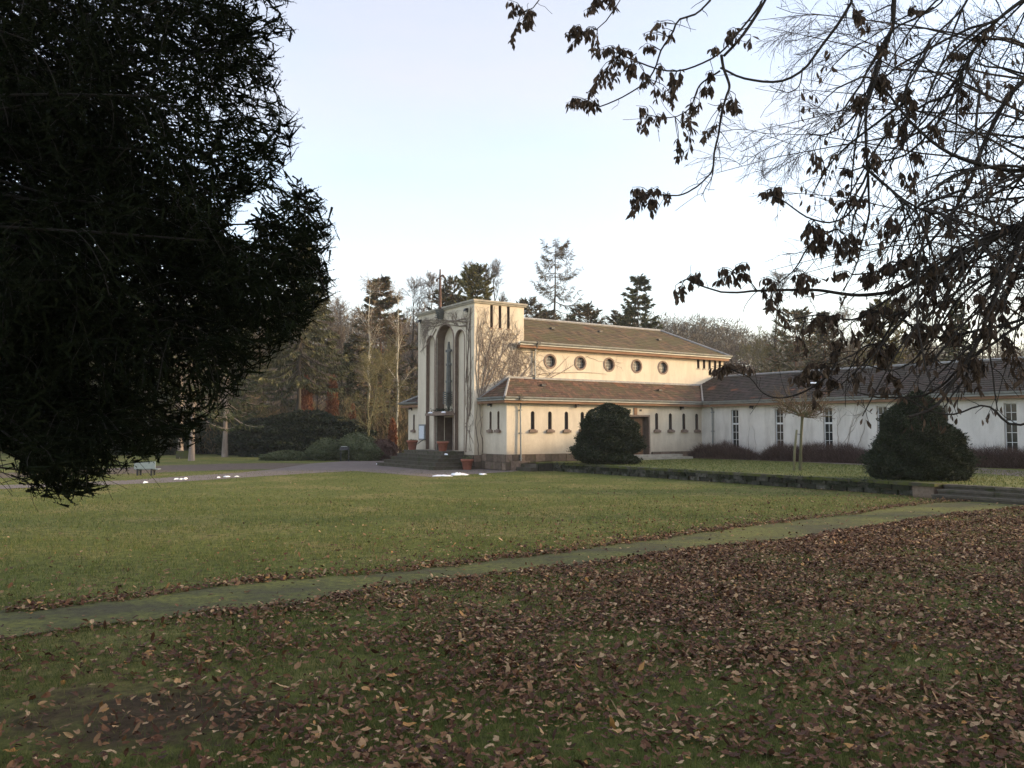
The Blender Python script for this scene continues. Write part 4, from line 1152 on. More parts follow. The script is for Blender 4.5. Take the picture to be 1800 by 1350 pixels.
st_ = tag(empty('wooden_stake', c), 'weathered leaning wooden stake beside the small umbrella-shaped tree', 'stake')
part('post', M['stake'], st_, lambda nb: nb.tubes(np.array([(0, 0, -.05), (0.05, 0, .9), (0.16, 0, 1.80)]), np.array([.055, .052, .048]), 7, True), True)
nb = NB(); nb.tubes(catmull([(0.14, 0, 1.62), (.25, -.04, 1.6), (.42, 0, 1.6)], 8), np.full(8, .012), 4); nb.build('tie', M['dark_metal'], st_)

# ---------------------------------------------------------------- bushes and hedges
def lump(a, h, seed, amp):
    r = np.random.default_rng(seed)
    out = np.ones_like(a)
    for k in range(7):
        out += amp * np.sin(a * r.integers(1, 7) + h * r.uniform(2, 9) + r.uniform(0, 6.3)) * r.uniform(0.4, 1)
    return out
def bush(name, loc, prof, n, size, mat, label, cat, seed, amp=0.05, group=None, sx=1.0, sy=1.0, rot=0.0, upness=0.4, trunk=True, wide=0.45):
    """prof: (height, radius) outline; leafy shell with a leafy core"""
    r = np.random.default_rng(seed)
    prof = np.array(prof, float)
    H_ = prof[-1, 0]
    e = tag(empty(name, loc, rot), label, cat, group)
    # core
    ah = np.linspace(0, 2 * math.pi, 30, endpoint=False); zz = np.linspace(0.02, H_ * 0.97, 16)
    A, Z = np.meshgrid(ah, zz)
    Rr = np.interp(Z, prof[:, 0], prof[:, 1]) * lump(A, Z, seed, amp) * 0.76
    nb = NB()
    nb.add(np.stack([Rr * np.cos(A) * sx, Rr * np.sin(A) * sy, Z * 0.97], -1).reshape(-1, 3))
    i = np.arange(15)[:, None] * 30; j = np.arange(30)[None]; j2 = (j + 1) % 30
    nb.Q.append(np.stack([i + j, i + j2, i + 30 + j2, i + 30 + j], -1).reshape(-1, 4))
    h = r.uniform(0, 1, n * 2)
    z = h * H_
    keep = r.uniform(0, 1, n * 2) < (np.interp(z, prof[:, 0], prof[:, 1]) / prof[:, 1].max() + 0.12)
    z = z[keep][:n]; m = len(z)
    a = r.uniform(0, 2 * math.pi, m)
    rad = np.interp(z, prof[:, 0], prof[:, 1]) * lump(a, z, seed, amp) * (0.80 + 0.2 * np.sqrt(r.uniform(0, 1, m)) + 0.10 * (r.uniform(0, 1, m) > 0.93) + .05 * np.sin(a * 23 + z * 11) * np.sin(z * 17 + a * 9))
    C = np.c_[rad * np.cos(a) * sx, rad * np.sin(a) * sy, z]
    top = z / H_ > 0.9
    out = np.c_[np.cos(a), np.sin(a), np.full(m, upness)]
    D = norm(out + r.normal(size=(m, 3)) * 0.55)
    L = r.uniform(0.6, 1.3, m) * size
    nb.leaves(C - D * L[:, None] * 0.3, D, norm(r.normal(size=(m, 3))), L, L * wide)
    nb.build('foliage', mat, e)
    if trunk:
        nb = NB()
        P = np.array([(0, 0, -0.05), (0.03, 0.02, H_ * .3), (0, 0, H_ * .7)]); nb.tubes(P, np.array([.12, .1, .04]), 6)
        nb.build('trunk', M['bark'], e)
    return e
bush('yew_bush', ground(1070, 815, tz), [(0, 1.15), (0.3, 1.62), (0.9, 1.76), (1.5, 1.6), (2.0, 1.44), (2.5, 1.2), (2.85, 0.85), (3.08, 0.45), (3.22, 0.1)], 42000, 0.125, M['yew'], 'big round dark yew in front of the chapel side door', 'yew', 3, 0.10, wide=.32)
bush('yew_bush', ground(1615, 842, tz), [(0, 1.4), (0.25, 1.66), (0.7, 1.68), (1.2, 1.48), (1.75, 1.2), (2.3, .95), (2.7, 0.7), (3.0, 0.38), (3.2, 0.08)], 46000, 0.11, M['yew'], 'wide conical dark yew on the terrace near the stone pillar', 'yew', 5, 0.085, wide=.32)

def hedge_run(x0, x1, hts, label, seed, y=-0.95):
    r = np.random.default_rng(seed)
    c = WL((x0 + x1) / 2, y, tz)
    e = tag(empty('hedge', c, W_ROT), label, 'hedge', 'low reddish hedges along the wing')
    Ln = x1 - x0
    n = int(9000 * Ln / 4)
    x = r.uniform(-Ln / 2, Ln / 2, n)
    hh = np.interp((x + Ln / 2) / Ln, np.linspace(0, 1, len(hts)), hts) * (1 + 0.08 * np.sin(x * 3.1 + seed) + 0.05 * np.sin(x * 7.3))
    edge = np.clip(np.minimum(x + Ln / 2, Ln / 2 - x) / 0.5, 0.05, 1) ** 0.5
    hh = hh * edge
    yv = r.uniform(-1, 1, n) * 0.62
    prof = np.sqrt(np.clip(1 - (yv / 0.7) ** 2, 0, 1))
    z = r.uniform(0.0, 0.85, n) * hh * prof
    nb = NB()
    nb.spikes(np.c_[x, yv, z], norm(np.c_[r.normal(size=n) * 0.5, yv * 1.1 + r.normal(size=n) * 0.4, np.full(n, 0.8)]), r.uniform(0.16, 0.5, n), np.full(n, 0.015), r)
    kx = np.linspace(-Ln / 2, Ln / 2, 24); kh = np.interp((kx + Ln / 2) / Ln, np.linspace(0, 1, len(hts)), hts) * 0.62 * np.clip(np.minimum(kx + Ln / 2, Ln / 2 - kx) / 0.5, 0.05, 1) ** 0.5
    an = np.linspace(0, math.pi, 8)
    V = np.stack([np.stack([np.full(24, 0) + kx, 0.42 * np.cos(t) * np.ones(24), kh * np.sin(t)], -1) for t in an], 1)
    i = np.arange(23)[:, None] * 8; j = np.arange(7)[None]
    nb.add(V.reshape(-1, 3), Q=np.stack([i + j, i + 8 + j, i + 9 + j, i + j + 1], -1).reshape(-1, 4))
    nb.build('twigs', M['twig_red'], e)
hedge_run(0.1, 4.7, [0.75, 0.95, 1.05, 1.1, 0.75, 0.5], 'reddish brown hedge below the first wing window, nearest the chapel', 1)
hedge_run(5.3, 12.2, [0.85, 1.05, 0.95, 1.05, 1.15, 1.1, 0.9, 0.5], 'long reddish brown hedge behind the small umbrella-shaped tree', 2)
hedge_run(14.6, 27.5, [0.9, 1.05, 1.0, 1.0, 1.1, 1.0, 1.0, 1.0], 'reddish brown hedge running out of the picture beyond the conical yew', 4)

c = ground(520, 806)
bush('evergreen_shrub', at(540, 757, 71) * [1, 1, 0], [(0, 4.2), (1.2, 4.9), (2.4, 4.3), (3.3, 2.6), (3.9, .6)], 16000, 0.34, M['hedge'], 'large dark evergreen shrub mass behind the grey green bushes', 'shrub', 11, 0.06, 'dark evergreen shrubs at the edge of the woods', 1.15, 0.6)
bush('evergreen_shrub', at(455, 757, 75) * [1, 1, 0], [(0, 2.9), (1, 3.3), (2, 2.8), (2.9, 1.4), (3.3, .4)], 11000, 0.34, M['hedge'], 'dark evergreen shrub just right of the tall pale trunk', 'shrub', 12, 0.06, 'dark evergreen shrubs at the edge of the woods', 1.1, 0.6)
bush('evergreen_shrub', at(350, 757, 80) * [1, 1, 0], [(0, 4.6), (1.4, 5.2), (2.8, 4.4), (3.9, 1.8), (4.4, .5)], 12000, 0.36, M['hedge'], 'dark evergreen shrub in the gloom behind the two pale trunks', 'shrub', 13, 0.06, 'dark evergreen shrubs at the edge of the woods', 1.2, 0.6)
bush('evergreen_shrub', at(190, 757, 76) * [1, 1, 0], [(0, 5.4), (1.4, 6.0), (2.8, 5.0), (3.9, 2.2), (4.4, .5)], 9000, 0.40, M['hedge'], 'dark evergreen shrub behind the hanging spruce boughs at far left', 'shrub', 14, 0.06, 'dark evergreen shrubs at the edge of the woods', 1.3, 0.6)
bush('rhododendron', at(574, 757, 61.5) * [1, 1, 0], [(0, .95), (.6, 1.4), (1.1, 1.15), (1.5, .5), (1.65, .1)], 5000, 0.16, M['laurel'], 'grey green rounded shrub left of the dark information sign', 'shrub', 21, 0.07, 'grey green shrubs beside the forecourt', wide=0.4)
bush('rhododendron', at(626, 757, 61.5) * [1, 1, 0], [(0, 1.1), (.7, 1.5), (1.3, 1.35), (1.85, .7), (2.05, .15)], 5200, 0.16, M['laurel'], 'tallest grey green shrub right behind the information sign', 'shrub', 22, 0.07, 'grey green shrubs beside the forecourt', wide=0.4)
bush('rhododendron', at(647, 757, 60.5) * [1, 1, 0], [(0, .8), (.5, 1.1), (.9, .9), (1.25, .45), (1.4, .1)], 3600, 0.15, M['laurel'], 'grey green shrub nearest the front steps', 'shrub', 23, 0.07, 'grey green shrubs beside the forecourt', wide=0.4)
bush('ground_cover_shrub', at(505, 757, 61.5) * [1, 1, 0], [(0, 1.9), (.3, 2.0), (.55, 1.1), (.72, .3)], 4500, 0.16, M['laurel'], 'low spreading yellowish green shrub at the edge of the path', 'shrub', 24, 0.06, None, 1.0, .6, trunk=False)
bush('bare_shrub', at(674, 757, 61.5) * [1, 1, 0], [(0, .9), (.5, 1.2), (1.1, 1.0), (1.5, .4), (1.6, .1)], 5000, 0.2, M['twig_red'], 'reddish bare shrub left of the farthest flower pot', 'shrub', 25, 0.06, wide=0.12, upness=0.8)
for px, D, yt, wd, lab in ((537, 75, 660, 12, 'orange brown columnar conifer partly hidden by the flared spruce trunk'), (584, 76, 655, 10, 'tallest orange brown columnar conifer, standing clear above the dark shrubs'),
                           (619, 76, 712, 7, 'short slim orange brown column between two green trunks'), (690, 66, 738, 6, 'small bright orange column close to the chapel front')):
    Hh = EYE + (757 - yt) / F_PX * D
    wr_ = wd / F_PX * D
    bush('columnar_conifer', at(px, 757, D) * [1, 1, 0], [(0, wr_ * .8), (Hh * .15, wr_ * 1.05), (Hh * .5, wr_), (Hh * .8, wr_ * .7), (Hh, wr_ * .15)], 2600, 0.32, M['orange'], lab, 'conifer', int(px), 0.07, 'orange brown columnar conifers', upness=1.6, wide=.3)
# ---------------------------------------------------------------- trees
def tree_root(name, loc, label, cat='tree', group=None, rot=0.0, s=1.0):
    e = tag(empty(name, loc, rot), label, cat, group)
    e.scale = (s, s, s)
    return e

PROTO = {}
def bare_proto(key, seed, h, spread, bark_m, twig_m, limbs=11, clear=0.25, tw=0.028, ang=(25, 55), up=0.45, weep=0.0, multi=1, lean=0.0):
    r = np.random.default_rng(seed)
    nt_ = NB(); nc = NB()
    Ps = []; Rs = []
    for k in range(multi):
        a = r.uniform(0, 6.28)
        ox = 0.25 * (multi > 1)
        z = np.linspace(0, h * r.uniform(0.85, 1.0), 9)
        P = np.c_[np.cumsum(r.normal(size=9) * h * 0.008) + math.cos(a) * ox * (1 + z * .35 * (multi > 1)) + lean * z ** 1.3 * .05, np.cumsum(r.normal(size=9) * h * 0.008) + math.sin(a) * ox * (1 + z * .35 * (multi > 1)), z]
        P[0, 2] = -0.1
        Ps.append(P); Rs.append(h * 0.0125 * (1 - 0.93 * (z / z[-1]) ** 0.9) * (0.75 if multi > 1 else 1))
    P = np.array(Ps); Rr = np.array(Rs)
    nt_.tubes(P, Rr, 7)
    L1, R1 = grow(P, Rr, limbs, clear, 0.95, (spread * .8, spread * 1.15), ang, up, 0.10, 7, 0.55, 0.8, r, lpow=0.55)
    nt_.tubes(L1, R1, 5)
    L2, R2 = grow(L1, R1, 7, 0.2, 1.0, (spread * .3, spread * .55), (25, 60), up * .7 - weep * .5, 0.13, 5, 0.5, 0.75, r)
    nt_.tubes(L2, np.maximum(R2, 0.012), 4)
    L3, R3 = grow(L2, R2, 6, 0.15, 1.0, (spread * .14, spread * .3), (25, 60), up * .4 - weep, 0.15, 4, 0.5, 0.5, r)
    nc.tubes(L3, np.maximum(R3, tw * .45), 3)
    L4, R4 = grow(L3, R3, 4, 0.1, 1.0, (spread * .08, spread * .18), (20, 55), -weep * 1.3 + .1, 0.1, 2, .5, .5, r)
    S = L4[:, 0]; E_ = L4[:, -1]
    ln = np.linalg.norm(E_ - S, axis=1)
    nc.spikes(S, norm(E_ - S), ln, np.full(len(S), tw), r)
    PROTO[key] = (nt_.mesh('trunk', bark_m, True), nc.mesh('crown', twig_m), h)
bare_proto('bare_brown', 1, 16, 5.0, M['bark'], M['twig_brown'])
bare_proto('bare_grey', 2, 17, 4.2, M['bark'], M['twig_grey'], 12, 0.3, up=.7)
bare_proto('bare_green', 3, 13, 4.6, M['bark_green'], M['twig_green'], 8, 0.15, ang=(30, 65), multi=2, tw=0.03)
bare_proto('birch', 4, 17, 3.4, M['bark_birch'], M['twig_brown'], 13, 0.3, ang=(25, 45), up=.3, weep=.5, tw=0.022, lean=.25)
bare_proto('thin_grey', 5, 18, 2.8, M['bark'], M['twig_grey'], 10, 0.45, ang=(20, 45), up=.9, tw=0.026)

def conifer_proto(key, seed, h, spread, bark_m, mat, droop=0.5, tipup=0.35, clear=0.06, whorls=30, per=6, leaf=0.5, dens=24, gap=0.0, wide=.28, profile=1.0, hang=0.5):
    r = np.random.default_rng(seed)
    nt_ = NB(); nc = NB()
    z = np.linspace(0, h, 9)
    P = np.c_[np.cumsum(r.normal(size=9) * h * .003), np.cumsum(r.normal(size=9) * h * .003), z]; P[0, 2] = -.1
    rad = h * 0.013 * (1 - 0.95 * z / h); rad[0] *= 1.5
    nt_.tubes(P, rad, 8)
    Ls = []; Rs = []
    for k in range(whorls):
        t = clear + (1 - clear) * (k + r.uniform(-.3, .3)) / whorls
        t = min(max(t, clear), 0.985)
        zc = t * h
        pc = np.array([np.interp(zc, z, P[:, 0]), np.interp(zc, z, P[:, 1]), zc])
        for q in range(per):
            if r.uniform() < gap: continue
            a = r.uniform(0, 6.283)
            ln = spread * (1 - t) ** profile * r.uniform(.7, 1.15) + 0.25
            s = np.linspace(0, 1, 6)
            dz = -droop * ln * s + tipup * ln * s ** 3 + 0.1 * ln * s * (t > .8)
            bend = r.normal() * .12
            Ls.append(np.c_[pc[0] + np.cos(a + bend * s) * ln * s, pc[1] + np.sin(a + bend * s) * ln * s, pc[2] + dz])
            Rs.append(max(0.02, 0.012 * ln) * (1 - .8 * s))
    Ls = np.array(Ls); Rs = np.array(Rs)
    nt_.tubes(Ls, Rs, 4)
    m = len(Ls)
    t = np.sqrt(r.uniform(0.02, 1, size=(m, dens)))
    f = t * 5; i = np.clip(f.astype(int), 0, 4); fr = (f - i)[..., None]; mi = np.arange(m)[:, None]
    S = Ls[mi, i] * (1 - fr) + Ls[mi, i + 1] * fr; T = norm(Ls[mi, i + 1] - Ls[mi, i])
    S = S.reshape(-1, 3); T = T.reshape(-1, 3); n = len(S)
    side = norm(np.cross(T, [0, 0, 1.0])) * r.choice([-1, 1], n)[:, None]
    D = norm(T * .7 + side * r.uniform(0.2, 1, n)[:, None] + np.array([0, 0, -1.0]) * r.uniform(0, hang * 1.6, n)[:, None] + r.normal(size=(n, 3)) * .2)
    L = leaf * r.uniform(.5, 1.2, n)
    nc.leaves(S, D, norm(r.normal(size=(n, 3))), L, L * wide)
    PROTO[key] = (nt_.mesh('trunk', bark_m, True), nc.mesh('crown', mat), h)
conifer_proto('spruce', 11, 20, 4.6, M['bark'], M['needles'], .4, .3, .04, 44, 7, .6, 40, .12, .3)
conifer_proto('open_spruce', 12, 20, 5.2, M['bark_pale'], M['needles'], .55, .3, .2, 24, 5, .7, 30, .25, .28)
conifer_proto('lone_spruce', 19, 20, 4.4, M['bark'], M['needles'], .25, .3, .05, 30, 7, .7, 60, .08, .24, .62, .4)
conifer_proto('drooping_spruce', 18, 20, 6.4, M['bark'], M['olive'], .62, .3, .36, 32, 7, .52, 100, .12, .24, .8, .9)
conifer_proto('larch', 13, 22, 4.5, M['bark'], M['larch'], .42, .66, .1, 30, 5, .55, 64, .1, .11, .38, .8)
conifer_proto('golden', 14, 16, 4.4, M['bark'], M['golden'], -.15, .5, .05, 32, 8, .5, 34, 0, .35, .6, 0.0)
conifer_proto('small_pine', 16, 14, 4.0, M['bark_red'], M['pine'], -.05, .3, .1, 26, 6, .6, 44, .15, .24, .55, .1)
conifer_proto('fir', 17, 18, 5.2, M['bark_red'], M['pine'], .1, .25, .06, 34, 7, .62, 80, .1, .24, .75, .35)

def pine_proto(key, seed, h, spread, mat):
    r = np.random.default_rng(seed)
    nt_ = NB(); nc = NB()
    z = np.linspace(0, h, 9)
    P = np.c_[np.cumsum(r.normal(size=9) * h * .006), np.cumsum(r.normal(size=9) * h * .006), z][None]; P[0, 0, 2] = -.1
    Rr = (h * 0.013 * (1 - .9 * z / h))[None]
    nt_.tubes(P, Rr, 7)
    L1, R1 = grow(P, Rr, 26, .38, 1.0, (spread * .8, spread * 1.2), (50, 85), .25, .12, 6, .45, .8, r, lpow=.6)
    nt_.tubes(L1, R1, 5)
    L2, R2 = grow(L1, R1, 7, .3, 1, (spread * .25, spread * .45), (30, 60), .35, .15, 4, .5, .7, r)
    nt_.tubes(L2, np.maximum(R2, .012), 3)
    T = L2[:, -1]; n = len(T) * 55
    C = np.repeat(T, 55, 0) + r.normal(size=(n, 3)) * np.array([.34, .34, .2])
    D = norm(r.normal(size=(n, 3)) + [0, 0, .4]); L = r.uniform(.25, .5, n)
    nc.leaves(C, D, norm(r.normal(size=(n, 3))), L, L * .2)
    PROTO[key] = (nt_.mesh('trunk', M['bark_red'], True), nc.mesh('crown', mat), h)
pine_proto('pine', 21, 18, 4.4, M['pine'])

def place(kind, px, D, ytop, label, name, cat='tree', group=None, rot=None, zb=0.0, sx=1.0):
    tm, cm, h = PROTO[kind]
    Hh = EYE + (757 - ytop) / F_PX * D - zb
    s = Hh / h
    loc = at(px, 757, D); loc[2] = zb
    e = tree_root(name, loc, label, cat, group, random.uniform(0, 6.28) if rot is None else rot, s)
    e.scale = (s * sx, s * sx, s)
    link(bpy.data.objects.new('trunk', tm), e)
    link(bpy.data.objects.new('crown', cm), e)
    return e
G1 = 'trees in the woods left of the chapel'; G2 = 'trees rising behind the chapel'; G3 = 'trees behind the white wing'
place('drooping_spruce', 527, 72, 400, 'tall spruce with a flared grey trunk behind the dark shrubs', 'spruce_tree', 'tree', G1, 0.6)
place('fir', 668, 86, 482, 'broad reddish green pine, tallest in the gap left of the tower', 'pine_tree', 'tree', G1)
place('birch', 648, 82, 468, 'slender birch with a white trunk in front of the broad pine', 'birch_tree', 'tree', G1, 1.0, sx=.8)
place('birch', 703, 76, 486, 'leaning pale birch close to the left edge of the tower', 'birch_tree', 'tree', G1, 2.5, sx=.75)
place('bare_green', 640, 70, 612, 'spreading bare tree with green lichened limbs behind the shrubs', 'bare_tree', 'tree', G1, 0.3, sx=1.15)
place('bare_green', 690, 76, 600, 'bare greenish tree close behind the small orange column', 'bare_tree', 'tree', G1, 3.3)
place('bare_brown', 600, 96, 548, 'brown bare tree between the flared spruce and the pine', 'bare_tree', 'tree', G1)
place('bare_brown', 556, 92, 575, 'brown bare tree right behind the flared spruce trunk', 'bare_tree', 'tree', G1)
place('bare_brown', 462, 88, 590, 'brown bare tree glimpsed under the hanging near boughs', 'bare_tree', 'tree', G1)
place('spruce', 612, 84, 600, 'dark young spruce below the bare crowns left of the pine', 'spruce_tree', 'tree', G1)
place('spruce', 430, 80, 560, 'dark spruce behind the tall pale trunk', 'spruce_tree', 'tree', G1)
place('spruce', 497, 90, 540, 'dark spruce left of the flared spruce trunk', 'spruce_tree', 'tree', G1)
place('bare_grey', 722, 92, 470, 'thin grey bare tree against the sky left of the cross mast', 'bare_tree', 'tree', G1, 1.2)
place('thin_grey', 752, 88, 472, 'grey bare tree right beside the cross mast', 'bare_tree', 'tree', G1, 0.2)
place('open_spruce', 397, 69, 400, 'tall conifer with a bare pale trunk at the end of the lawn', 'conifer_tree', 'tree', G1, 1.9, sx=.75)
place('open_spruce', 338, 60.5, 380, 'conifer with a pale trunk, right one of the close pair', 'conifer_tree', 'tree', G1, 0.9, sx=.7)
place('open_spruce', 318, 65, 390, 'conifer with a pale trunk, left one of the close pair', 'conifer_tree', 'tree', G1, 4.0, sx=.7)
place('spruce', 130, 85, 450, 'dark spruce far left behind the near boughs', 'spruce_tree', 'tree', G1)
place('bare_brown', 30, 95, 420, 'bare tree at the far left edge of the woods', 'bare_tree', 'tree', G1)
place('spruce', 250, 90, 430, 'dark spruce beyond the bench', 'spruce_tree', 'tree', G1)

place('small_pine', 783, 92, 508, 'reddish pine just behind the cross mast', 'pine_tree', 'tree', G2, 0.5)
place('small_pine', 792, 98, 484, 'slim pine top right of the cross mast', 'pine_tree', 'tree', G2, 2.2, sx=.45)
place('golden', 842, 92, 470, 'yellowish green conifer rising behind the tower roof', 'conifer_tree', 'tree', G2, 0.0, sx=1.05)
place('thin_grey', 816, 104, 452, 'faint bare tree behind the yellowish conifer', 'bare_tree', 'tree', G2, 1.0)
place('thin_grey', 872, 90, 446, 'crooked bare tree with fine grey twigs right of the yellowish conifer', 'bare_tree', 'tree', G2, 3.0)
place('larch', 974, 92, 419, 'tall bare larch with upswept branch ends above the nave roof', 'larch_tree', 'tree', G2, 0.4)
place('small_pine', 929, 98, 524, 'dark small conifer between the tower and the larch', 'conifer_tree', 'tree', G2, 1.4, sx=.8)
place('small_pine', 1034, 96, 534, 'rounded pine to the right of the larch', 'pine_tree', 'tree', G2, 0.7, sx=1.0)
place('spruce', 1003, 100, 548, 'dark low conifer beside the larch trunk', 'conifer_tree', 'tree', G2, 0.7)
place('lone_spruce', 1124, 92, 478, 'pointed spruce standing alone above the nave ridge', 'spruce_tree', 'tree', G2, 0.2, sx=.9)
place('small_pine', 1097, 98, 546, 'low pine at the left foot of the lone spruce', 'pine_tree', 'tree', G2, 2.9)
place('small_pine', 958, 102, 545, 'low dark pine left of the larch trunk', 'pine_tree', 'tree', G2, 4.0)

for px, D, yt, kd, lab in ((1340, 84, 585, 'bare_green', 'greenish bare tree at the far end of the chapel roof'), (1362, 92, 470, 'thin_grey', 'slim pale bare tree above the far end of the nave'), (1400, 82, 540, 'small_pine', 'dark pine behind the near end of the wing roof'),
        (1452, 88, 545, 'fir', 'broad reddish fir behind the snow patch of the wing roof'), (1505, 84, 560, 'bare_brown', 'brown bare tree behind the middle of the wing'), (1560, 90, 530, 'golden', 'pale green conifer behind the middle of the wing'),
        (1620, 84, 545, 'bare_brown', 'brown bare tree behind the conical yew'), (1690, 82, 520, 'spruce', 'dark spruce behind the right half of the wing'), (1760, 84, 510, 'bare_grey', 'grey bare tree behind the right end of the wing'),
        (1840, 80, 480, 'bare_brown', 'brown bare tree at the right edge behind the wing')):
    place(kd, px, D, yt, lab, 'conifer_tree' if kd in ('spruce', 'golden', 'fir', 'small_pine') else 'bare_tree', 'tree', G3)

# conifers standing just outside the picture; they shade the near lawn
for k, (x, y, h) in enumerate(((30, 4, 18.5), (33, 10, 20), (30.5, -2, 19), (36, 2, 21), (26.5, 7.2, 18.5), (29, 13.5, 18.5), (25.5, 1, 18), (38, 7, 22))):
    e = tree_root('spruce_tree', (x, y, 0), 'tall spruce shading the near lawn, ' + ('nearest the near leafy tree', 'second beyond the near leafy tree', 'level with the viewer', 'in the second row behind', 'in the front row, middle one', 'in the front row, nearest the terrace', 'in the front row, nearest the viewer', 'farthest back of all')[k], 'tree', 'spruces shading the near lawn', k * 1.1, h / 20)
    link(bpy.data.objects.new('trunk', PROTO['spruce'][0]), e); link(bpy.data.objects.new('crown', PROTO['spruce'][1]), e)

# woods on the hills, one mass
def hill_forest():
    r = np.random.default_rng(40)
    n = 2100
    az_ = r.uniform(-36, 36, n); d = 118 + 100 * r.uniform(0, 1, n) ** 0.8
    z = hill_h(az_, d)
    x = d * np.sin(np.radians(az_)); y = d * np.cos(np.radians(az_))
    h = r.uniform(6.5, 10, n)
    nb = NB()
    B = np.c_[x, y, z - .3]
    nb.spikes(B, np.tile([0, 0, 1.0], (n, 1)), h * .7, np.full(n, .32), r)
    k = 90
    t = r.uniform(.22, .98, size=(n, k))
    C = B[:, None, :] + np.stack([np.zeros((n, k)), np.zeros((n, k)), t * h[:, None]], -1)
    rad = 3.1 * np.sin(np.clip((t - .12) / .9, 0, 1) * math.pi) ** .7
    a = r.uniform(0, 6.28, size=(n, k)); q = np.sqrt(r.uniform(0, 1, size=(n, k)))
    C = C + np.stack([rad * q * np.cos(a), rad * q * np.sin(a), np.zeros((n, k))], -1)
    D = norm(np.stack([np.cos(a) * q, np.sin(a) * q, np.full((n, k), .75)], -1) + r.normal(size=(n, k, 3)) * .5)
    C = C.reshape(-1, 3); D = D.reshape(-1, 3)
    nb.spikes(C, D, r.uniform(.8, 1.8, len(C)), np.full(len(C), .15), r)
    o = nb.build('hill_forest', M['hill_twigs']); o['kind'] = 'stuff'
M['hill_twigs'] = foliage('hill_forest_twigs', [(0, (0.075, 0.056, 0.046)), (0.5, (0.12, 0.092, 0.075)), (0.85, (0.17, 0.135, 0.105)), (1, (0.19, 0.16, 0.10))], 0.95, 0.05, big=(0.02, (0.10, 0.085, 0.055)))
hill_forest()
# undergrowth at the foot of the woods
def undergrowth():
    r = np.random.default_rng(41)
    nb = NB()
    n = 520
    px = np.concatenate([r.uniform(-100, 735, 380), r.uniform(1250, 1950, 140)]); D = r.uniform(74, 112, n)
    h = r.uniform(1.5, 6.0, n); hw = r.uniform(1.0, 2.4, n)
    k = 150
    x = (px - 900) / F_PX * D
    t = r.uniform(0, 1, size=(n, k)); a = r.uniform(0, 6.28, size=(n, k)); q = np.sqrt(r.uniform(0, 1, size=(n, k)))
    rad = hw[:, None] * np.sin(np.clip(t * .85 + .15, 0, 1) * math.pi) ** .6
    C = np.stack([x[:, None] + rad * q * np.cos(a), D[:, None] + rad * q * np.sin(a), t * h[:, None] * .9], -1).reshape(-1, 3)
    Dr = norm(np.stack([np.cos(a) * q * .6, np.sin(a) * q * .6, np.ones((n, k))], -1) + r.normal(size=(n, k, 3)) * .4).reshape(-1, 3)
    nb.spikes(C, Dr, r.uniform(.5, 1.5, len(C)), np.full(len(C), .06), r)
    o = nb.build('undergrowth', M['under']); o['kind'] = 'stuff'
M['under'] = foliage('undergrowth_twigs', [(0, (0.05, 0.05, 0.025)), (0.4, (0.10, 0.083, 0.045)), (0.8, (0.165, 0.125, 0.07)), (1, (0.22, 0.14, 0.08))], 0.9, 0.1)
undergrowth()

# small umbrella-shaped tree on the terrace
def umbrella_tree():
    r = np.random.default_rng(55)
    c = ground(1407, 827, tz)
    e = tree_root('young_tree', c, 'small bare umbrella-shaped tree with a thin trunk on the terrace')
    nb = NB()
    P = np.array([[(0, 0, -.1), (.02, 0, .7), (.06, 0, 1.5), (.12, 0, 2.25), (.14, 0, 2.42)]]); Rr = np.array([[.085, .065, .058, .06, .08]])
    nb.tubes(P, Rr, 7)
    L1, R1 = grow(P, np.full((1, 5), .05), 30, .93, 1.0, (1.2, 1.75), (45, 100), .35, .08, 7, .55, .8, r, lpow=0)
    nb.tubes(L1, R1, 4)
    nb.build('trunk', M['bark_green'], e, True)
    nc = NB()
    L2, R2 = grow(L1, R1, 10, .15, 1, (.35, .8), (20, 50), .25, .1, 4, .6, .5, r)
    nc.tubes(L2, np.maximum(R2, .008), 3)
    L3, R3 = grow(L2, R2, 4, .2, 1, (.12, .35), (20, 50), .2, .1, 2, .6, .5, r)
    nc.tubes(L3, np.maximum(R3, .005), 3)
    nc.build('crown', M['twig_brown'], e)
umbrella_tree()

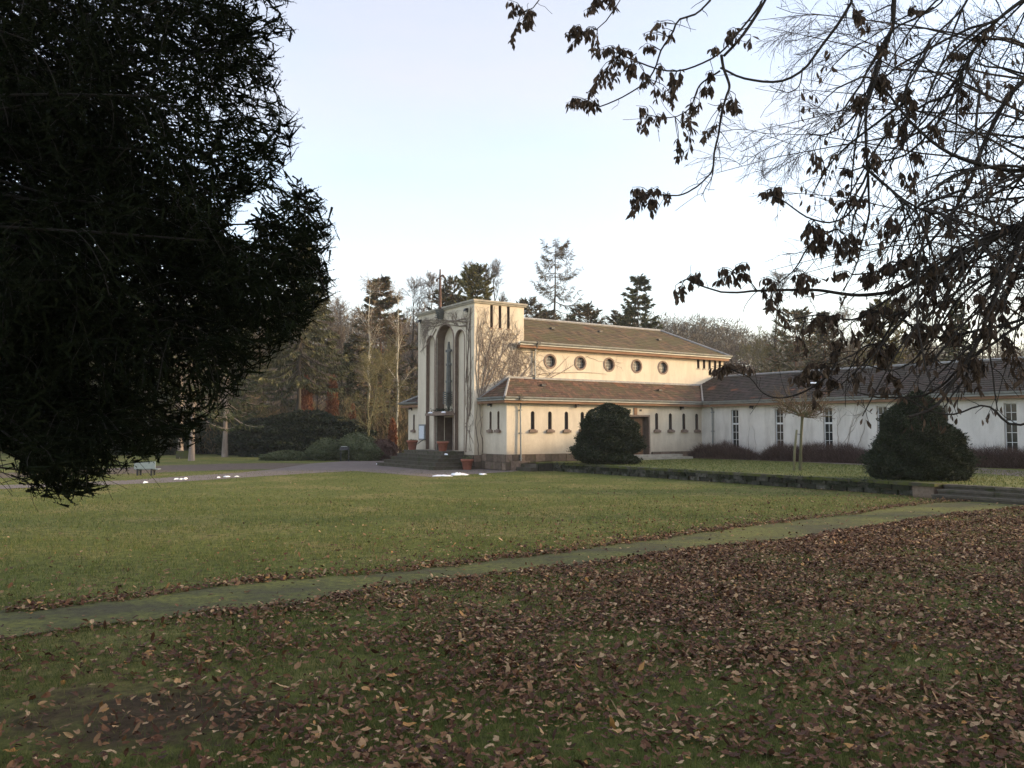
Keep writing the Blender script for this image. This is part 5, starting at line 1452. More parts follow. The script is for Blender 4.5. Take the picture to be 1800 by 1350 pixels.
# bare vines climbing the walls
def vine_net(name, M4, start, region, n1, n2, label, seed, r0=.045, cat='vine', levels=(26, 9, 5), lift=0.5):
    """grows in a wall plane (a,b); M4 maps (a,b,off) to world"""
    r = np.random.default_rng(seed)
    nb = NB()
    def W(P2, off):
        return M4(P2[..., 0], P2[..., 1], off)
    stems = []
    for s0, s1, bend in start:
        t = np.linspace(0, 1, 14)
        s0 = np.array(s0); s1 = np.array(s1)
        P = s0 + (s1 - s0) * t[:, None]
        nrm = np.array([-(s1 - s0)[1], (s1 - s0)[0]])
        P = P + nrm * (bend * np.sin(t * math.pi))[:, None] + np.cumsum(r.normal(size=(14, 2)) * .035, 0)
        stems.append(P)
    cur = np.array(stems); rad = np.tile(r0 * (1 - .75 * np.linspace(0, 1, 14)), (len(cur), 1))
    nb.tubes(W(cur, .03), rad, 5)
    for lv, k in enumerate(levels):
        m, npt, _ = cur.shape
        t = r.uniform(.06, 1, size=(m, k)); f = t * (npt - 1); i = np.clip(f.astype(int), 0, npt - 2); fr = (f - i)[..., None]; mi = np.arange(m)[:, None]
        S = (cur[mi, i] * (1 - fr) + cur[mi, i + 1] * fr).reshape(-1, 2)
        T = norm(cur[mi, i + 1] - cur[mi, i]).reshape(-1, 2)
        RR = (rad[mi, i] * (1 - fr[..., 0]) + rad[mi, i + 1] * fr[..., 0]).reshape(-1)
        an = np.radians(r.uniform(25, 75, len(S))) * r.choice([-1, 1], len(S))
        D = np.stack([T[:, 0] * np.cos(an) - T[:, 1] * np.sin(an), T[:, 0] * np.sin(an) + T[:, 1] * np.cos(an)], -1)
        ln = [r.uniform(1.0, 3.2, len(S)), r.uniform(.5, 1.4, len(S)), r.uniform(.2, .6, len(S))][lv]
        n_ = [9, 6, 4][lv]
        pts = [S]; d = D
        for q in range(n_ - 1):
            d = norm(d + np.array([0, lift / n_]) + r.normal(size=d.shape) * .22)
            pts.append(pts[-1] + d * (ln / (n_ - 1))[:, None])
        C = np.stack(pts, 1)
        ok = region(C[:, -1, 0], C[:, -1, 1]) & region(C[:, n_ // 2, 0], C[:, n_ // 2, 1])
        C = C[ok]; RR = np.clip(RR[ok] * .6, [.0095, .0065, .0055][lv], .022)
        rd = RR[:, None] * (1 - .45 * np.linspace(0, 1, n_)[None])
        nb.tubes(W(C, .022 - .004 * lv), rd, 3)
        cur, rad = C, rd
    o = nb.build(name, M['vine'])
    tag(o, label, cat, 'bare climbing vines on the walls')
def side_map(a, b_, off):
    return P0 + U3 * np.asarray(a)[..., None] + W3 * (-np.asarray(off)) + np.array([0, 0, 1.0]) * np.asarray(b_)[..., None]
def front_map(a, b_, off):
    return P0 - U3 * off + W3 * np.asarray(a)[..., None] + np.array([0, 0, 1.0]) * np.asarray(b_)[..., None]
def wing_map(a, b_, off):
    return WA + WD * np.asarray(a)[..., None] - WN * off + np.array([0, 0, 1.0]) * np.asarray(b_)[..., None]
def reg_side(a, b_):
    slot = np.zeros_like(a, bool)
    for x in slot_x: slot |= (np.abs(a - x) < .12) & (b_ > 8.2)
    oc = np.zeros_like(a, bool)
    for x in oc_x: oc |= ((a - x) ** 2 + (b_ - 6.45) ** 2) < .5 ** 2
    return (a > .03) & (a < 11.5) & (b_ < np.where(a < 3.46, 9.55, 7.1)) & (b_ > np.where(a > 1.0, 3.9 + np.clip((a - .3) * .65, 0, 1.45), .8)) & ~slot & ~oc
fan = [((.33 + .02 * k, 3.75 + .05 * k), t_, b_) for k, (t_, b_) in enumerate((((.25, 9.0), .03), ((.7, 9.3), .05), ((1.3, 9.4), -.02), ((1.55, 7.9), .05), ((2.05, 9.0), .06), ((2.7, 9.3), -.04), ((3.1, 8.4), .05), ((3.35, 7.2), -.05), ((4.6, 7.05), -.1), ((5.0, 6.6), -.08), ((6.6, 7.0), -.09), ((8.6, 6.9), -.06), ((9.9, 5.9), .05), ((6.0, 5.7), -.06)))]
vine_net('climbing_vine', side_map, fan + [((.3, .8), (.42, 4.0), .05), ((.5, .9), (.3, 3.9), -.04)],
         reg_side, 0, 0, 'bare climbing vine fanned over the sunlit side of the tower and nave', 61, .03, levels=(13, 5, 3), lift=.3)
def reg_front(a, b_):
    nich = ((a > 2.38) & (a < 4.76) & (b_ < 8.85)) | ((a > 1.08) & (a < 2.3) & (b_ < 8.3)) | ((a > 4.84) & (a < 6.06) & (b_ < 8.3))
    return (a > .03) & (a < 7.1) & (b_ < 9.55) & (b_ > .9) & ~nich & ((b_ > 8.0 - .28 * a) | (a < 1.1))
vine_net('climbing_vine', front_map, [((.95, 1.0), (.95, 8.6), .01), ((.9, 2.6), (.15, 3.6), .05), ((.9, 2.4), (.1, 1.5), -.05), ((.5, 3.0), (.3, 8.8), .02), ((.9, 5.0), (.5, 9.4), .0), ((.95, 8.75), (6.7, 9.1), -.03), ((2.4, 8.8), (6.8, 9.0), -.02), ((4.7, 8.6), (6.9, 7.4), -.05), ((2.0, 8.6), (6.9, 9.45), .01), ((.8, 8.6), (6.9, 9.3), -.01), ((.9, 8.4), (4.9, 9.4), -.06)],
         reg_front, 0, 0, 'bare climbing vine on the shaded tower front beside the arches', 62, .045, levels=(16, 8, 5), lift=.1)
vine_net('climbing_vine', wing_map, [((9.9, .6), (10.6, 3.5), .03), ((10.4, .6), (11.2, 3.4), -.05), ((9.6, .6), (9.4, 3.0), .05)], lambda a, b_: (b_ < 3.68) & (b_ > .5) & (a > 9.1) & (a < 11.6), 0, 0, 'thin bare vine stems on the white wing wall left of the conical yew', 63, .016, levels=(7, 3, 2), lift=1.0)
vine_net('climbing_vine', wing_map, [((3.6, .6), (3.9, 2.6), .03), ((4.0, .6), (3.6, 2.4), -.05)], lambda a, b_: (b_ < 3.2) & (b_ > .5) & (a > 3) & (a < 5.2), 0, 0, 'thin bare vine stems between the first two wing windows', 64, .013, levels=(6, 3, 2), lift=1.0)
# ---------------------------------------------------------------- near spruce, left
def in_poly(pts, poly):
    x, y = pts[:, 0], pts[:, 1]
    poly = np.asarray(poly, float)
    ins = np.zeros(len(x), bool)
    j = len(poly) - 1
    for i in range(len(poly)):
        xi, yi = poly[i]; xj, yj = poly[j]
        c = ((yi > y) != (yj > y)) & (x < (xj - xi) * (y - yi) / (yj - yi + 1e-12) + xi)
        ins ^= c
        j = i
    return ins
SPRUCE_EDGE = [(-700, -700), (470, -700), (500, -200), (512, -60), (516, 0), (503, 35), (522, 62), (505, 85), (498, 120), (490, 165), (505, 190), (528, 208), (534, 240), (520, 268), (500, 300), (480, 330), (450, 345), (425, 372), (404, 392), (402, 425), (452, 425), (450, 385), (500, 345), (540, 318), (560, 340), (586, 385), (592, 430), (570, 452), (578, 480), (590, 495), (585, 525), (560, 545), (545, 575), (548, 598), (512, 606), (480, 632), (470, 652), (440, 660), (420, 700), (400, 722), (370, 742), (345, 792), (285, 792), (282, 826), (245, 805), (225, 832), (172, 866), (150, 882), (120, 898), (85, 880), (58, 872), (52, 850), (20, 855), (40, 822), (14, 800), (0, 790), (-700, 780)]
GAPS = [(20, 40, 30, 34), (95, 100, 32, 28), (60, 135, 32, 20), (22, 325, 26, 40), (40, 360, 16, 14), (150, 415, 22, 26), (75, 440, 22, 10), (330, 215, 14, 18), (262, 130, 10, 10), (345, 60, 10, 14), (250, 260, 7, 16), (400, 230, 12, 12), (182, 445, 12, 10), (355, 255, 14, 8), (310, 300, 6, 5), (425, 180, 8, 14)]
def near_spruce():
    r = np.random.default_rng(101)
    TX, TY = -6.1, 6.6
    e = tree_root('near_spruce', (TX, TY, 0), 'huge dark near spruce whose drooping boughs fill the left of the view')
    O = np.array([TX, TY, 0])
    nb = NB()
    z = np.linspace(-.1, 15, 10)
    nb.tubes(np.c_[.1 * np.sin(z), .1 * np.cos(z * .7) - .1, z], .36 * (1 - .9 * z / 15.5), 12)
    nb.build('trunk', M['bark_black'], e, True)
    limbs = []; target = []
    # boughs that reach into view
    tips = []
    for gy in np.arange(-60, 900, 62):
        for gx in np.arange(-60, 620, 66):
            p = np.array([[gx + r.uniform(-30, 30), gy + r.uniform(-28, 28)]])
            if in_poly(p, SPRUCE_EDGE)[0]:
                tips.append(p[0])
    tips += [np.array(t) for t in ((538, 322), (585, 390), (578, 490), (545, 590), (470, 645), (520, 55), (532, 235), (515, 10), (500, 175), (120, 890), (165, 862), (330, 785), (398, 715), (75, 872), (512, 120), (560, 420), (480, 620), (250, 800), (500, 360), (520, 345), (548, 350), (570, 400), (588, 430), (565, 445), (580, 470), (588, 505), (560, 530), (530, 560), (540, 470), (510, 430), (480, 400), (470, 440), (525, 520), (500, 580), (462, 600))]
    for tpx in tips:
        D = r.uniform(5.0, 8.2)
        tip = at(tpx[0], tpx[1], D)
        reach = np.linalg.norm(tip[:2] - O[:2])
        z0 = max(tip[2] + r.uniform(0.12, 0.6) * reach, 3.0 if tpx[1] > 760 else 1.9)
        p0 = O + [0.0, 0, z0]
        s = np.linspace(0, 1, 9)[:, None]
        up = 0.3 if 300 < tpx[1] < 360 and tpx[0] > 500 else (0.02 if tpx[1] > 760 else r.uniform(0.05, .34))
        mid = (p0 + tip) / 2 + np.array([0, 0, .06 * reach])
        P = p0 * (1 - s) ** 2 + 2 * mid * s * (1 - s) + tip * s ** 2
        P[:, 2] += -up * reach * .8 * np.sin(s[:, 0] * math.pi) ** 2 * s[:, 0]
        side_ = norm(np.cross(tip - p0, [0, 0, 1.0])); P += side_ * (r.normal() * .12 * reach * np.sin(s * math.pi))
        limbs.append(P - O); target.append(True)
    # the rest of the crown, out of view
    for k in range(70):
        a = r.uniform(0, 6.28); z0 = r.uniform(2.2, 14.5)
        ln = 4.6 * (1 - z0 / 16.5) * r.uniform(.75, 1.1) + .4
        s = np.linspace(0, 1, 9)
        limbs.append(np.c_[np.cos(a) * ln * s, np.sin(a) * ln * s, z0 - .45 * ln * s + .3 * ln * s ** 3]); target.append(False)
    shoots_S = []; shoots_D = []; shoots_L = []; fing_S = []; fing_D = []; fing_L = []
    brs = []
    for P, tg in zip(limbs, target):
        P = P + np.cumsum(r.normal(size=P.shape) * .05, 0) * np.linspace(0, 1, 9)[:, None] ** .5 * np.linspace(1, 0, 9)[:, None] ** .3
        Ls = P[None]; Rr = (0.004 + 0.016 * (1 - np.linspace(0, 1, 9)))[None]
        k = 34 if tg else 9
        L2, R2 = grow(Ls, Rr, k, .22, 1.0, (.5, 1.15), (35, 75), -1.0, .1, 6, .45, .6, r, flat=.5, lpow=.5)
        L3, R3 = grow(L2, R2, 6 if tg else 5, .15, 1, (.16, .42), (25, 60), -.35, .1, 4, .6, .6, r, lpow=.3)
        if tg:
            ok = in_poly(project(L2[:, -1] + O)[:, :2], SPRUCE_EDGE) & in_poly(project(L2[:, 3] + O)[:, :2], SPRUCE_EDGE) & in_poly(project(L2[:, 4] + O)[:, :2], SPRUCE_EDGE) & in_poly(project(L2[:, 1] + O)[:, :2], SPRUCE_EDGE)
            L2, R2 = L2[ok], R2[ok]
            ok = in_poly(project(L3[:, -1] + O)[:, :2], SPRUCE_EDGE); L3, R3 = L3[ok], R3[ok]
        br = NB(); kk_ = 8
        if tg:
            ins_ = in_poly(project(Ls[0] + O)[:, :2], SPRUCE_EDGE); vis0 = project(Ls[0] + O)[:, 0] > -20
            bad = np.where(vis0 & ~ins_)[0]
            if len(bad): kk_ = max(2, min(8, bad[0]))
        br.tubes(Ls[:, :kk_], Rr[:, :kk_], 6); br.tubes(L2, np.maximum(R2, .003), 3)
        brs.append(br)
        for A, kk in ((L2, 8), (L3, 3), (Ls, 60 if tg else 14)):
            m, npt, _ = A.shape
            if m == 0: continue
            t = r.uniform(.12, 1, size=(m, kk)); t[:, 0] = 1.0
            f = t * (npt - 1); i = np.clip(f.astype(int), 0, npt - 2); fr = (f - i)[..., None]; mi = np.arange(m)[:, None]
            S = (A[mi, i] * (1 - fr) + A[mi, i + 1] * fr).reshape(-1, 3); T = norm(A[mi, i + 1] - A[mi, i]).reshape(-1, 3)
            sd0 = norm(np.cross(T, [0, 0, 1.0]) + r.normal(size=T.shape) * .25) * r.choice([-1, 1], len(T))[:, None]
            D = norm(T * .9 + sd0 * r.uniform(0.1, 1.0, len(T))[:, None] + np.array([0, 0, .05]) + r.normal(size=T.shape) * .2)
            L = r.uniform(.10, .23, len(S))
            if tg:
                E_ = project(S + D * L[:, None] + O)[:, :2] + r.normal(size=(len(S), 2)) * 4
                ok = in_poly(E_, SPRUCE_EDGE)
                for gx, gy, rx, ry in GAPS:
                    ok &= ((E_[:, 0] - gx) / rx) ** 2 + ((E_[:, 1] - gy) / ry) ** 2 > r.uniform(.4, 1.25, len(S))
            else:
                pr = project(S + O)
                ok = ~((pr[:, 2] > .5) & (pr[:, 0] > -150) & (pr[:, 0] < 1900) & (pr[:, 1] > -100) & (pr[:, 1] < 1400)) 
            shoots_S.append(S[ok]); shoots_D.append(D[ok]); shoots_L.append(L[ok])
        if tg and len(L2):
            # finger-like terminal shoots fanned at the bough ends
            for A in (L2, Ls[:, :9]):
                S = np.repeat(A[:, -1], 5, 0); T = np.repeat(norm(A[:, -1] - A[:, -2]), 5, 0)
                pr = project(S + O)
                out_ = norm(T * [1, 1, .35])
                sdv = norm(np.cross(out_, [0, 0, 1.0])) * np.tile([-1, -.5, 0, .5, 1], len(A))[:, None]
                D = norm(out_ * .8 + sdv * .75 + np.array([0, 0, .3]) + r.normal(size=S.shape) * .14)
                L = r.uniform(.12, .24, len(S))
                ok = (pr[:, 0] > 360) | (pr[:, 1] > 700)
                E_ = project(S + D * L[:, None] * .7 + O)[:, :2]
                ok &= in_poly(E_, SPRUCE_EDGE) & (r.uniform(0, 1, len(S)) < .8)
                fing_S.append(S[ok]); fing_D.append(D[ok]); fing_L.append(L[ok])
    for br in brs:
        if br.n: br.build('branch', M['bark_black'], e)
    S = np.concatenate(shoots_S); D = np.concatenate(shoots_D); L = np.concatenate(shoots_L)
    pv = project(S + O); vis_ = (pv[:, 2] > .5) & (pv[:, 0] > -80) & (pv[:, 1] > -80)
    pk = r.uniform(0, 1, len(S)) < np.where(vis_, .58, .22)
    S, D, L = S[pk], D[pk], L[pk] * .66
    nf = sum(len(v) for v in fing_S); print('fingers', nf)
    S = np.concatenate([S] + fing_S); D = np.concatenate([D] + fing_D); L = np.concatenate([L] + fing_L)
    n = len(S)
    nb = NB()
    for q in range(2):
        nb.spikes(S - D * .01, D, L * 1.08, np.full(n, .0185), r)
    k = 11
    t = np.linspace(.02, .98, k)[None] + r.uniform(-.02, .02, size=(n, k))
    C = S[:, None] + D[:, None] * (t * L[:, None])[..., None]
    rn = r.normal(size=(n, k, 3)); rn -= (rn * D[:, None]).sum(-1, keepdims=True) * D[:, None]
    ND = norm(norm(rn) * .85 + D[:, None] * .6)
    nb.spikes(C.reshape(-1, 3), ND.reshape(-1, 3), r.uniform(.016, .024, n * k), np.full(n * k, .0078), r)
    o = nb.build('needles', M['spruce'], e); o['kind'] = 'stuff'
    print('spruce shoots', n)
near_spruce()

# ---------------------------------------------------------------- near leafy tree, right
def near_tree():
    r = np.random.default_rng(202)
    TX, TY = 6.3, 6.4
    O = np.array([TX, TY, 0.0])
    e = tree_root('near_leafy_tree', (TX, TY, 0), 'near tree with crooked branches and hanging dry brown leaves at upper right')
    nb = NB()
    z = np.linspace(-.1, 9, 9)
    trunk = np.c_[.12 * np.sin(z * .8) + .02 * z, -.1 * np.sin(z * .6), z]
    nb.tubes(trunk, .2 * (1 - .88 * z / 9.5), 10)
    nb.build('trunk', M['bark_dark'], e, True)
    def tpt(zz): return np.array([np.interp(zz, z, trunk[:, 0]), np.interp(zz, z, trunk[:, 1]), zz]) + O
    paths = []      # (pixel polyline, depth start, depth end, r0, r1, trunk height or None)
    def T(pix, d0, d1, r0, r1, th=None): paths.append((pix, d0, d1, r0, r1, th))
    T([(1352, -30), (1338, 5), (1300, 55), (1265, 95), (1230, 115), (1190, 128), (1150, 124), (1115, 110), (1088, 98)], 6.4, 6.0, .022, .005, 6.5)
    T([(1362, -30), (1345, 0), (1308, 58), (1272, 97)], 6.45, 6.3, .018, .012, 6.7)
    T([(1268, 97), (1272, 120), (1282, 150), (1277, 168), (1268, 200), (1262, 240), (1256, 265), (1251, 300), (1230, 325), (1205, 340), (1180, 344), (1146, 340)], 6.3, 6.0, .012, .005)
    T([(1256, 265), (1252, 306), (1240, 328), (1232, 342)], 6.2, 6.15, .006, .003)
    T([(1290, -40), (1245, 0), (1220, 22), (1190, 33), (1180, 55), (1160, 85), (1150, 115), (1135, 140), (1108, 158), (1080, 172), (1050, 183)], 6.6, 6.2, .018, .005, 7.0)
    T([(985, -60), (960, -25), (945, 0), (930, 16), (915, 22)], 6.6, 6.4, .010, .004, 7.6)
    T([(1125, -50), (1092, -5), (1070, 30), (1050, 50), (1022, 56)], 6.5, 6.3, .012, .004, 7.4)
    T([(1265, 125), (1230, 150), (1212, 190), (1180, 205), (1140, 200)], 6.3, 6.0, .009, .003)
    T([(1520, -50), (1495, 0), (1470, 40), (1440, 80), (1410, 120), (1375, 140), (1340, 142), (1300, 135), (1264, 118)], 6.0, 6.3, .017, .008, 6.2)
    T([(1411, 120), (1405, 150), (1385, 163), (1355, 154)], 6.1, 6.0, .006, .003)
    T([(1600, -60), (1568, 0), (1565, 50), (1540, 110), (1520, 180), (1516, 250), (1520, 320), (1505, 355), (1480, 385), (1450, 396), (1410, 386), (1370, 358), (1352, 350)], 5.9, 6.2, .028, .005, 6.0)
    T([(1520, 180), (1490, 215), (1452, 235), (1420, 232)], 6.0, 6.2, .010, .004)
    T([(1516, 290), (1560, 330), (1600, 360), (1640, 378)], 6.0, 5.8, .012, .006)
    T([(1470, 402), (1430, 425), (1400, 475), (1375, 498)], 6.3, 6.3, .010, .005)
    T([(1960, 330), (1800, 395), (1700, 442), (1600, 500), (1520, 518), (1420, 508), (1330, 510), (1300, 513), (1268, 512), (1235, 502), (1210, 490)], 6.0, 6.6, .035, .006, 3.8)
    T([(1330, 510), (1318, 495), (1296, 482)], 6.5, 6.5, .006, .003)
    T([(1970, 500), (1800, 560), (1720, 580), (1640, 590), (1560, 545), (1500, 560), (1440, 550), (1390, 560)], 5.9, 6.4, .024, .005, 3.0)
    T([(1960, 640), (1800, 742), (1740, 712), (1718, 710), (1680, 724), (1655, 724), (1620, 712), (1580, 692), (1530, 690)], 5.6, 5.9, .018, .004, 2.4)
    T([(1980, 120), (1850, 250), (1790, 430), (1750, 520), (1720, 600), (1680, 665), (1645, 712), (1600, 730)], 6.0, 5.8, .030, .010, 5.2)
    T([(1960, 240), (1830, 380), (1770, 520), (1700, 630), (1640, 690), (1560, 700), (1510, 690)], 6.1, 6.2, .026, .006, 4.6)
    T([(1580, 545), (1545, 610), (1500, 662), (1465, 690), (1440, 692)], 6.3, 6.3, .010, .004)
    T([(1480, 600), (1462, 650), (1425, 682), (1380, 697), (1345, 690), (1318, 662), (1290, 650)], 6.4, 6.5, .010, .004)
    T([(1940, 60), (1800, 140), (1740, 230), (1700, 330), (1640, 420), (1560, 470), (1500, 480)], 6.2, 6.3, .034, .006, 5.4)
    T([(1900, -60), (1760, 30), (1700, 110), (1660, 200), (1600, 270), (1540, 290), (1490, 305)], 6.1, 6.2, .026, .006, 6.2)
    T([(1980, 290), (1800, 300), (1730, 290), (1660, 262), (1600, 210), (1560, 160)], 5.8, 6.0, .030, .008, 4.4)
    T([(1760, -60), (1690, 20), (1640, 70), (1600, 140), (1590, 200)], 6.0, 6.1, .016, .005, 6.6)
    T([(1710, -60), (1650, 10), (1600, 25), (1540, 60), (1515, 75)], 6.3, 6.2, .014, .004, 6.9)
    T([(1950, 420), (1820, 470), (1760, 470), (1690, 520), (1620, 620), (1570, 650), (1520, 640)], 6.0, 6.2, .02, .005, 3.4)
    curves = []
    for pix, d0, d1, r0, r1, th in paths:
        k = len(pix)
        pts = [at(x, y, d0 + (d1 - d0) * i / (k - 1)) for i, (x, y) in enumerate(pix)]
        if th is not None:
            a = tpt(th)
            m_ = (a + pts[0]) / 2 + np.array([0, 0, .35])
            pts = [a, m_] + pts
            r0b = min(max(r0 * 1.4, .03), .06)
        else:
            r0b = r0
        n = 7 * len(pts)
        C = catmull(pts, n)
        C += np.cumsum(r.normal(size=C.shape) * .0025, 0) * np.linspace(0, 1, n)[:, None] * .6
        rad = np.linspace(0, 1, n); rad = r0b + (r1 - r0b) * rad ** .7
        curves.append((C, rad))
        br = NB(); br.tubes(C - O, rad, 6); br.build('branch', M['bark_dark'], e, True)
    # dense drooping shoots of the right half
    fill = NB(); fl_tips = []
    big = [c for c, p in zip(curves, paths) if p[3] >= .016]
    allP = np.concatenate([c for c, _ in curves]);
    sel = []
    for c, rad in curves:
        pr = project(c)
        for q in range(len(c)):
            if 1500 < pr[q, 0] < 1990 and -60 < pr[q, 1] < 720: sel.append((c[q], norm(c[min(q + 1, len(c) - 1)] - c[max(q - 1, 0)])))
    idx = r.choice(len(sel), 300)
    S = np.array([sel[i][0] for i in idx]); Tn = np.array([sel[i][1] for i in idx])
    S += r.normal(size=S.shape) * .01
    px = project(S)[:, 0]
    keep = r.uniform(0, 1, len(S)) < np.clip((px - 1440) / 260, .12, 1)
    S, Tn = S[keep], Tn[keep]
    D = norm(Tn + r.normal(size=S.shape) * .6 + np.array([-.25, 0, -.1]))
    n_ = 9; ln = r.uniform(.5, 1.7, len(S)); pts = [S]
    for q in range(n_ - 1):
        D = norm(D + np.array([-.05, 0, -.16]) + r.normal(size=D.shape) * .12)
        pts.append(pts[-1] + D * (ln / (n_ - 1))[:, None])
    F1 = np.stack(pts, 1)
    prF = project(F1[:, -1]); ok = (prF[:, 1] < 735) & (prF[:, 0] > 1420)
    F1 = F1[ok]; R1 = r.uniform(.006, .013, len(F1))[:, None] * (1 - .65 * np.linspace(0, 1, n_)[None])
    fill.tubes(F1 - O, R1, 4)
    F2, R2 = grow(F1, R1, 5, .2, 1, (.15, .5), (30, 70), -.3, .16, 5, .6, .5, r)
    fill.tubes(F2 - O, np.maximum(R2, .0022), 3)
    tw2 = []
    for c, rad in curves:
        G, RG = grow(c[None], rad[None], max(4, len(c) // 4), .25, 1, (.08, .32), (35, 80), -.1, .18, 5, .45, .5, r, lpow=.2)
        prG = project(G[:, -1]); okg = prG[:, 0] < 1990
        fill.tubes(G[okg] - O, np.clip(RG[okg], .002, .006), 3)
    # leaf bunches: (x, y, half width, half height, count) as they hang in view
    B = [(896, 22, 24, 24, 18), (924, 40, 24, 26, 24), (915, 62, 22, 22, 18), (1042, 19, 20, 30, 25), (1080, 16, 14, 24, 14), (1014, 47, 14, 14, 10), (999, 80, 17, 32, 22), (1039, 62, 20, 20, 12), (1042, 103, 10, 24, 9), (1067, 109, 24, 28, 28), (1101, 81, 18, 16, 12), (1098, 115, 12, 10, 8), (1132, 90, 12, 20, 10), (1154, 44, 8, 14, 6), (1176, 65, 12, 10, 8), (1129, 60, 8, 9, 5), (1117, 140, 28, 24, 22), (1160, 134, 10, 22, 8),
         (1039, 162, 14, 26, 16), (1069, 152, 13, 12, 8), (1008, 184, 18, 24, 24), (1033, 199, 14, 18, 10), (1272, 62, 16, 26, 14), (1310, 72, 10, 10, 6), (1257, 96, 12, 18, 8), (1192, 155, 16, 18, 24), (1235, 155, 20, 28, 22), (1213, 193, 16, 26, 18), (1170, 184, 18, 16, 14), (1129, 199, 14, 18, 10), (1125, 230, 10, 18, 9), (1164, 211, 18, 8, 8), (1213, 230, 18, 16, 14), (1241, 236, 14, 20, 12), (1198, 283, 12, 22, 14), (1276, 193, 10, 18, 9), (1300, 190, 14, 22, 14),
         (1120, 342, 17, 18, 22), (1117, 383, 12, 20, 12), (1148, 364, 12, 14, 10), (1154, 333, 8, 10, 5), (1173, 348, 10, 7, 6), (1353, 342, 30, 22, 34), (1440, 302, 22, 14, 16), (1515, 50, 18, 28, 22), (1546, 90, 12, 14, 12), (1505, 184, 20, 18, 20), (1561, 168, 26, 34, 44), (1589, 193, 24, 34, 44), (1574, 243, 20, 30, 28), (1487, 302, 14, 20, 12), (1493, 348, 26, 18, 24), (1540, 280, 20, 26, 24), (1437, 405, 26, 14, 20), (1648, 243, 14, 16, 12), (1611, 280, 14, 14, 10), (1673, 106, 18, 18, 14), (1605, 20, 20, 20, 14),
         (1201, 514, 14, 18, 24), (1225, 486, 12, 14, 16), (1256, 486, 14, 18, 16), (1294, 483, 28, 24, 40), (1421, 421, 14, 22, 16), (1452, 421, 20, 20, 20), (1487, 455, 18, 16, 14), (1352, 514, 30, 24, 28), (1421, 500, 26, 14, 20), (1466, 479, 20, 16, 16), (1566, 421, 28, 24, 30), (1562, 462, 18, 24, 26), (1535, 486, 16, 18, 14), (1590, 476, 14, 18, 14), (1266, 655, 22, 18, 26), (1300, 648, 26, 14, 22), (1438, 648, 22, 18, 24), (1394, 662, 20, 10, 14), (1456, 679, 28, 14, 24), (1438, 703, 8, 20, 14), (1365, 560, 22, 24, 16), (1640, 500, 20, 24, 16), (1700, 180, 20, 24, 16), (1720, 60, 18, 22, 14), (1680, 400, 18, 22, 14), (1610, 330, 18, 20, 16), (1760, 300, 18, 20, 12), (1500, 600, 18, 18, 14), (1560, 640, 16, 18, 12), (1780, 160, 16, 20, 10)]
    for q in range(60):
        B.append((r.uniform(1400, 1800), r.uniform(430, 690), r.uniform(12, 26), r.uniform(10, 22), int(r.uniform(10, 22))))
    LS = []; LD = []; LL = []
    for bx_, by, rx, ry, n in B:
        # nearest branch point carries the bunch
        pr = project(allP)
        i = np.argmin((pr[:, 0] - bx_) ** 2 + (pr[:, 1] - (by - ry)) ** 2 + 4 * np.maximum(0, pr[:, 1] - by) ** 2)
        a = allP[i]; D0 = a[1]
        for q in range(max(3, n // 5)):
            tpx = (bx_ + r.uniform(-.9, .9) * rx, by + r.uniform(-1, .55) * ry)
            tip = at(tpx[0], tpx[1], D0 + r.uniform(-.18, .18))
            c = catmull([a, (a + tip) / 2 + np.array([r.normal() * .03, r.normal() * .03, .03]), tip], 6)
            fill.tubes(c - O, np.linspace(.0038, .0018, 6), 3)
            m = max(5, int(3.3 * n / max(3, n // 5)))
            t = r.uniform(.45, 1, m)
            P = np.stack([np.interp(t, np.linspace(0, 1, 6), c[:, d]) for d in range(3)], -1)
            LS.append(P)
    # loose leaves over the dense part
    tl = np.concatenate([F2[:, -1], F2[:, 2]])
    tl = tl[r.uniform(0, 1, len(tl)) < .50]
    LS.append(np.repeat(tl, 2, 0) + r.normal(size=(len(tl) * 2, 3)) * .02)
    fo = fill.build('twigs', M['bark_dark'], e); fo['kind'] = 'stuff'
    S = np.concatenate(LS); n = len(S)
    D = norm(np.array([0, 0, -1.0]) + r.normal(size=(n, 3)) * .33)
    L = r.uniform(.045, .09, n); Wd = L * r.uniform(.22, .40, n)
    pr = project(S)
    order = np.argsort(pr[:, 2] - L * 12 + 100 * ((pr[:, 0] > 1790) | (pr[:, 1] < 5)))
    # one leaf: folded blade with a bent tip
    protos = []
    for q in range(6):
        f_ = r.uniform(.25, .6); bnd = r.uniform(-.25, .25)
        ln_ = 1.0
        V = [(0, 0, 0), (0, 0, -.12), (.5 * .8, f_ * .5, -.4), (0, 0, -.42), (-.5 * .8, f_ * .5, -.4), (.5, f_ * .6 + bnd * .3, -.66), (0, bnd * .3, -.7), (-.5, f_ * .6 + bnd * .3, -.66), (0, bnd, -1.0)]
        F = [(1, 2, 3), (1, 3, 4), (2, 5, 6), (2, 6, 3), (3, 6, 7), (3, 7, 4), (5, 8, 6), (6, 8, 7)]
        protos.append((np.array(V), np.array(F)))
    def frame(d, w, l):
        zax = -d; ref = r.normal(size=3)
        xax = np.cross(ref, zax); xax /= np.linalg.norm(xax); yax = np.cross(zax, xax)
        return np.stack([xax * w, yax * w, zax * l], 1)
    meshes = [np_mesh('leaf', V, [F], M['dry_leaf']) for V, F in protos]
    rest = NB()
